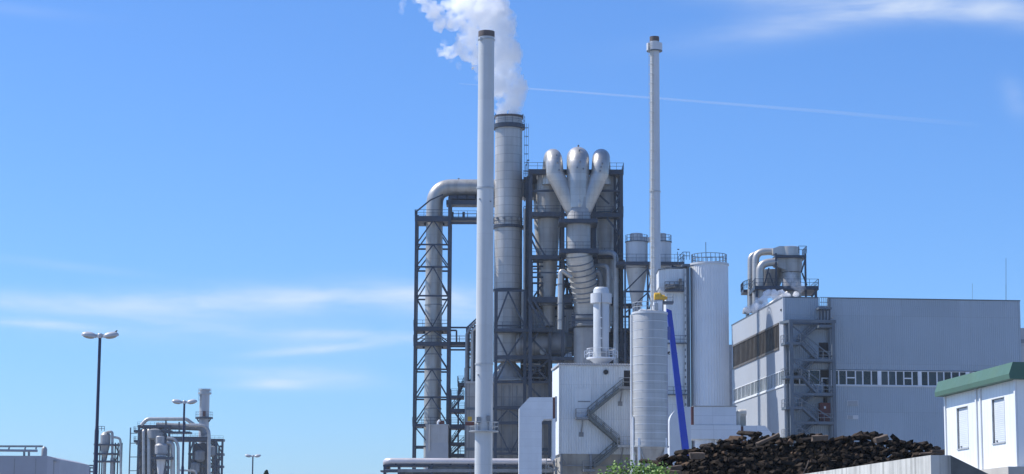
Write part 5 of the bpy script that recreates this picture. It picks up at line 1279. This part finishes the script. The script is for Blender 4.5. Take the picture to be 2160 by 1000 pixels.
# far hall with pipe bridge
F = Fr(560, 60, 980); t = T('far_hall', 'distant low grey hall with a pipe gantry on its flat roof', 'hall', F)
ztf = F.z(961.5, 60); x0, x1 = F.x(-260), F.x(108); x2 = F.x(134)
sd = F.q(134, 968, x2).y if False else 30
t.part('wall', MB().bx(x0, x1, 0, 40, 0, ztf), FARG, smooth=False)
t.part('lean_to', MB().prism([(x1+.002, 0), (x1+.002, ztf), (x2, F.z(969, 134)), (x2, 0)], 0, 40), mat('far_grey_sheet_pale', (.33,.34,.385), .6, 0, .05, .1), smooth=False)
for px in (39.5, 84, 122): t.part('wall_joint', MB().bx(F.x(px)-.1, F.x(px)+.1, -.05, -.002, 0, ztf-.8 if px < 108 else F.z(970, px)), MGREY, smooth=False)
t.part('floodlight', MB().bx(F.x(121), F.x(127), -.6, 0, F.z(974, 124), F.z(971, 124)), MGREY, smooth=False)
t.part('roof_vent', MB().lathe([(6/F.m, ztf), (6/F.m, F.z(946, 94)), (4/F.m, F.z(942, 94)), (2/F.m, F.z(940.5, 94))], (F.x(94), 4), 20), FARW)
tg = T('pipe_gantry', 'distant pipe gantry running along the roof of the far grey hall', 'pipe gantry', F)
tg.part('pipe', MB().path([F.p(-250, 947.5, 3), F.p(79, 951, 3)], 2.6/F.m, 12), FARG)
hbeam(tg, -250, 90, 941.5, 3, .5, MGREY)
for px in (-60, 20, 54, 77): tg.part('post', MB().bar(F.p(px, 942, 3), F.p(px-1.5, 948, 3), .35), MGREY, smooth=False)
for px in (51, 61): tg.part('post', MB().bar(F.p(px, 952, 3), F.p(px, 962, 3), .5), MGREY, smooth=False)
# tiny tree tip
F = Fr(420, 562, 996); t = T('tree', 'tiny dark tree tip peeking above the bottom edge past the far lamp', 'tree', F)
t.part('trunk', MB().path([(0, 0, 0), (.2, 0, F.z(1002))], [.3, .1], 8), BARK)
lv = MB(); r_ = random.Random(9)
for k_ in range(1300):
    h_ = r_.random(); rr2 = 2.2*(1-h_)**.6*r_.random()**.5; a = r_.uniform(0, 2*PI); c = Vector((rr2*math.cos(a), rr2*math.sin(a), 3+(F.z(994)-3)*h_)); d = Vector((r_.gauss(0,1), r_.gauss(0,1), r_.gauss(0,1))).normalized(); u = d.orthogonal().normalized(); L = r_.uniform(.2, .45)
    lv.add([c-d*L-u*L*.5, c+d*L-u*L*.5, c+d*L+u*L*.5, c-d*L+u*L*.5], [(0,1,2,3)])
t.part('crown', lv, mat('dark_leaf', (.03, .05, .022), .7, 0, .4, 1), smooth=False)

# ================================================================ steam
def vol(name, dens, colr=(1, 1, 1), aniso=.0, nz=0):
    m_ = bpy.data.materials.new(name); m_.use_nodes = True; nt = m_.node_tree; nt.nodes.clear()
    o_ = nt.nodes.new('ShaderNodeOutputMaterial'); v_ = nt.nodes.new('ShaderNodeVolumePrincipled')
    v_.inputs['Color'].default_value = (*colr, 1); v_.inputs['Density'].default_value = dens; v_.inputs['Anisotropy'].default_value = aniso
    if nz:
        tc_ = nt.nodes.new('ShaderNodeTexCoord'); n_ = nt.nodes.new('ShaderNodeTexNoise'); n_.inputs['Scale'].default_value = nz; n_.inputs['Detail'].default_value = 4; n_.inputs['Distortion'].default_value = .4
        r_ = nt.nodes.new('ShaderNodeMapRange'); r_.inputs[1].default_value = .36; r_.inputs[2].default_value = .64; r_.inputs[3].default_value = dens*.1; r_.inputs[4].default_value = dens*2
        nt.links.new(tc_.outputs['Object'], n_.inputs['Vector']); nt.links.new(n_.outputs['Fac'], r_.inputs[0]); nt.links.new(r_.outputs[0], v_.inputs['Density'])
    nt.links.new(v_.outputs[0], o_.inputs['Volume']); return m_
def puff_mesh(name, blobs, F, voxel, amp, sc_, mt, puffs=7, seed=1, bdep=0.0):
    """union of round puffs (px, py, radius px, depth) voxel-merged and roughened by turbulence"""
    r_ = random.Random(seed); bm = bmesh.new()
    for bl in blobs:
        px, py, rp = bl[:3]; b = bl[3] if len(bl) > 3 else r_.uniform(-.6, .6)*rp/F.m*.5
        c = F.p(px, py, b+bdep); r = rp/F.m
        bmesh.ops.create_icosphere(bm, subdivisions=3, radius=r, matrix=Matrix.Translation(c))
        for k_ in range(puffs):
            d = Vector((r_.gauss(0,1), r_.gauss(0,1), r_.gauss(0,1))).normalized(); q = r*r_.uniform(.28, .52)
            bmesh.ops.create_icosphere(bm, subdivisions=2, radius=q, matrix=Matrix.Translation(c+d*(r*.78)))
    me = bpy.data.meshes.new(name); bm.to_mesh(me); bm.free()
    tmp = bpy.data.objects.new(name, me); col.objects.link(tmp)
    md = tmp.modifiers.new('r', 'REMESH'); md.mode = 'VOXEL'; md.voxel_size = voxel
    dg = bpy.context.evaluated_depsgraph_get(); ev = tmp.evaluated_get(dg); me2 = bpy.data.meshes.new_from_object(ev)
    bpy.data.objects.remove(tmp); bpy.data.meshes.remove(me)
    bm = bmesh.new(); bm.from_mesh(me2); bm.normal_update(); off = Vector((seed*13.1, 0, 0))
    nv = [(v, v.normal.copy()) for v in bm.verts]
    for v, n_ in nv:
        k_ = noise.fractal(v.co*sc_ + off, .9, 2.1, 5) ; w_ = noise.noise_vector(v.co*sc_*1.7+off)
        v.co = v.co + n_*(k_*amp) + w_*amp*.5
    bmesh.ops.smooth_vert(bm, verts=bm.verts, factor=.4, use_axis_x=True, use_axis_y=True, use_axis_z=True)
    bm.to_mesh(me2); bm.free(); me2.name = name; me2.materials.clear(); me2.materials.append(mt)
    o = bpy.data.objects.new(name, me2); col.objects.link(o); return o
F = Fr(372, 1072, 246)
core = [(1073,244,28,0),(1073,232,29,0),(1074,214,28,0),(1073,193,29),(1071,172,31),(1066,150,34),(1062,127,34),(1057,102,33),(1053,76,35),(1047,50,36),(1036,26,40),(1022,4,40),(1012,-12,36)]
lobe = [(1042,185,22),(1027,168,19),(1016,150,16),(1025,128,24),(1008,116,21),(990,108,19),(973,102,20),(957,106,16),(942,109,13),(930,110,9),(985,85,23),(1003,68,26),(985,52,22),(1000,38,26),(975,25,25),(960,48,18),(945,40,17),(930,48,14),(918,30,17),(905,14,15),(893,0,17),(985,2,24),(955,5,18),(1085,120,14,-1.5),(1088,160,12,-1.2),(1080,80,16,-2),(1060,60,20,-2.5),(1040,30,24,-3),(1055,110,18,-2.2),(1082,195,12,-1.6),(1060,175,16,-1.8)]
t = T('steam_plume', 'tall white steam plume billowing from the broad stack and drifting sideways', 'steam', F, kind='stuff')
o = puff_mesh('plume_core', core, F, .25, 1.3, .40, vol('steam_dense', .55, nz=.4, aniso=.0), 12, 3); o.parent = t.e
o = puff_mesh('plume_fringe', lobe, F, .25, 1.1, .5, vol('steam_thin', .5, nz=.5), 8, 5); o.parent = t.e
o = puff_mesh('plume_wisp', [(848,8,10),(845,25,8),(852,-10,14),(868,-20,14),(950,125,9),(968,140,8),(1000,140,10),(1010,165,9),(938,90,8),(915,50,9),(890,20,9),(880,-2,12)], F, .25, .4, .6, vol('steam_wisp', .10, nz=.8), 4, 9); o.parent = t.e
F = Fr(341, 1610, 640)
t = T('steam_cloud', 'low white steam leaking along the edge of the grey hall roof', 'steam', F, kind='stuff')
o = puff_mesh('steam_body', [(1585,655,9),(1596,648,11),(1610,648,10),(1622,645,8),(1612,632,8),(1600,636,7),(1618,622,8),(1630,622,9),(1641,626,9),(1648,618,7),(1660,626,8),(1680,622,7),(1578,652,6)], F, .16, .5, .9, vol('steam_roof', 2.0, nz=1.4), 6, 11, -7); o.parent = t.e
F = Fr(335, 1670, 595)
t = T('steam_wisp', 'thin steam wisp drifting in front of the roof separator', 'steam', F, kind='stuff')
o = puff_mesh('steam_body', [(1672,583,9),(1660,590,8),(1684,596,8),(1690,606,7),(1676,602,10),(1688,616,8),(1664,580,6),(1655,600,6)], F, .16, .5, .9, vol('steam_roof_thin', .3, nz=1.4), 6, 12, -2); o.parent = t.e

# ================================================================ contrail
CY = 30000
F = Fr(CY, 1500, 215)
tr = MB(); pts = [(968,176.5),(1050,182),(1100,186),(1200,193),(1370,206),(1560,221),(1750,236),(1950,254),(2150,270),(2400,290)]
rad = [8,13,16,18,20,24,30,38,46,52]
tr.path([F.p(*p) for p in pts], [r*1.0 for r in rad], 10)
m_ = bpy.data.materials.new('contrail_ice'); m_.use_nodes = True; nt = m_.node_tree; nt.nodes.clear(); N = nt.nodes; L = nt.links
o_ = N.new('ShaderNodeOutputMaterial'); v_ = N.new('ShaderNodeVolumePrincipled'); v_.inputs['Color'].default_value = (1,1,1,1)
tc = N.new('ShaderNodeTexCoord'); sx = N.new('ShaderNodeSeparateXYZ'); mr = N.new('ShaderNodeMapRange'); L.new(tc.outputs['Object'], sx.inputs[0]); L.new(sx.outputs[0], mr.inputs[0])
mr.inputs[1].default_value = F.x(1080, 200); mr.inputs[2].default_value = F.x(2080, 260); mr.inputs[3].default_value = .0075; mr.inputs[4].default_value = .0
v_.inputs['Anisotropy'].default_value = .2
L.new(mr.outputs[0], v_.inputs['Density'])
L.new(v_.outputs[0], o_.inputs['Volume'])
o = tr.obj('contrail', m_); o.location = F.o; o['label'] = 'thin white aircraft contrail crossing the blue sky behind both chimneys'; o['category'] = 'contrail'; o['kind'] = 'stuff'

# ================================================================ haze in the air
hz = bpy.data.materials.new('haze_air'); hz.use_nodes = True; nt = hz.node_tree; nt.nodes.clear()
o_ = nt.nodes.new('ShaderNodeOutputMaterial'); v_ = nt.nodes.new('ShaderNodeVolumePrincipled')
v_.inputs['Color'].default_value = (.80, .90, 1, 1); v_.inputs['Density'].default_value = .00007; v_.inputs['Anisotropy'].default_value = .2
nt.links.new(v_.outputs[0], o_.inputs['Volume'])
o = MB().bx(-14300, 14300, -14300, 14300, -1, 118).obj('haze', hz, smooth=False); o['kind'] = 'stuff'; o['label'] = 'thin bluish haze filling the air over the works'; o['category'] = 'haze'

# ================================================================ light
EL, AZ = R(52), R(-76)     # the sun stands to the left, slightly beyond the works
sun = bpy.data.lights.new('sun', 'SUN'); sun.energy = 5.0; sun.angle = R(.5); sun.color = (1, .955, .88)
so = bpy.data.objects.new('sun', sun); col.objects.link(so)
sd = Vector((math.sin(AZ)*math.cos(EL), math.cos(AZ)*math.cos(EL), math.sin(EL)))
so.rotation_euler = sd.to_track_quat('Z', 'Y').to_euler()
w = bpy.data.worlds.new('World'); sc.world = w; w.use_nodes = True; nt = w.node_tree; N = nt.nodes; L = nt.links
bg = N['Background']
sky = N.new('ShaderNodeTexSky'); sky.sky_type = 'NISHITA'; sky.sun_disc = False; sky.sun_elevation = EL; sky.sun_rotation = AZ
sky.altitude = 200; sky.air_density = 1.0; sky.dust_density = 0.6; sky.ozone_density = 3.0
def mth(op, a, b=None, c=None):
    n = N.new('ShaderNodeMath'); n.operation = op
    for i, x in enumerate((a, b, c)):
        if x is None: continue
        if isinstance(x, (int, float)): n.inputs[i].default_value = x
        else: L.new(x, n.inputs[i])
    return n.outputs[0]
tc = N.new('ShaderNodeTexCoord'); sx = N.new('ShaderNodeSeparateXYZ'); L.new(tc.outputs['Generated'], sx.inputs[0])
az = mth('ARCTAN2', sx.outputs[0], sx.outputs[1]); el = mth('ARCSINE', sx.outputs[2])
def ae(px, py): d = ray(px, py).normalized(); return math.atan2(d.x, d.y), math.asin(d.z)
cb = N.new('ShaderNodeCombineXYZ'); L.new(mth('MULTIPLY', az, 16), cb.inputs[0]); L.new(mth('MULTIPLY', el, 75), cb.inputs[1])
wp = N.new('ShaderNodeTexNoise'); wp.inputs['Scale'].default_value = .6; wp.inputs['Detail'].default_value = 3; L.new(cb.outputs[0], wp.inputs['Vector'])
vm = N.new('ShaderNodeVectorMath'); vm.operation = 'MULTIPLY_ADD'; L.new(wp.outputs['Color'], vm.inputs[0]); vm.inputs[1].default_value = (1.2, 1.2, 0); L.new(cb.outputs[0], vm.inputs[2])
nz = N.new('ShaderNodeTexNoise'); nz.inputs['Scale'].default_value = 1.3; nz.inputs['Detail'].default_value = 7; nz.inputs['Roughness'].default_value = .55; L.new(vm.outputs[0], nz.inputs['Vector'])
tot = None
# cirrus banks: centre px, py, half length, half height, tilt (px per px), strength
for px, py, sl, sh, tl, k_ in ((640,628,340,27,-.03,.44),(940,645,140,32,.15,.42),(160,640,360,20,.0,.36),(70,683,140,9,.05,.42),(760,708,190,10,.02,.3),(690,735,140,9,-.1,.36),(640,795,160,22,.03,.36),(560,812,80,10,.0,.3),(500,700,420,40,.02,.16),(1760,38,270,30,-.13,.28),(1900,14,330,26,.09,.42),(2110,20,130,28,.25,.28),(2140,205,26,34,.6,.14),(130,560,220,10,.08,.07),(40,20,140,12,.05,.08),(430,690,240,10,.1,.1)):
    a0, e0 = ae(px, py); s_a, s_e = sl/FPX, sh/FPX
    da = mth('SUBTRACT', az, a0); de = mth('SUBTRACT', mth('SUBTRACT', el, e0), mth('MULTIPLY', da, -tl))
    q = mth('ADD', mth('POWER', mth('ABSOLUTE', mth('DIVIDE', da, s_a)), 2.0), mth('POWER', mth('ABSOLUTE', mth('DIVIDE', de, s_e)), 2.0))
    g_ = mth('MULTIPLY', mth('EXPONENT', mth('MULTIPLY', q, -1.0)), k_)
    tot = g_ if tot is None else mth('ADD', tot, g_)
mr = N.new('ShaderNodeMapRange'); L.new(nz.outputs['Fac'], mr.inputs[0]); mr.inputs[1].default_value = .25; mr.inputs[2].default_value = .7; mr.inputs[3].default_value = .25; mr.inputs[4].default_value = 1.45
cl = mth('MINIMUM', mth('MULTIPLY', tot, mr.outputs[0]), .9)
tint = N.new('ShaderNodeMix'); tint.data_type = 'RGBA'; tint.blend_type = 'MULTIPLY'; tint.inputs[0].default_value = 1; L.new(sky.outputs[0], tint.inputs[6]); tint.inputs[7].default_value = (.48, .755, 1.15, 1)
mx = N.new('ShaderNodeMix'); mx.data_type = 'RGBA'; L.new(cl, mx.inputs[0]); L.new(tint.outputs[2], mx.inputs[6]); mx.inputs[7].default_value = (5.4, 6.0, 6.8, 1)
L.new(mx.outputs[2], bg.inputs['Color']); bg.inputs['Strength'].default_value = .13
# ---------------------------------------------------------------- render settings
vs_ = sc.view_settings; vs_.view_transform = 'Standard'; vs_.look = 'None'; vs_.exposure = 0.2; vs_.gamma = 1.0; vs_.use_curve_mapping = False
cy = sc.cycles; cy.max_bounces = 36; cy.diffuse_bounces = 4; cy.glossy_bounces = 3; cy.volume_bounces = 32; cy.transparent_max_bounces = 16
cy.use_denoising = True
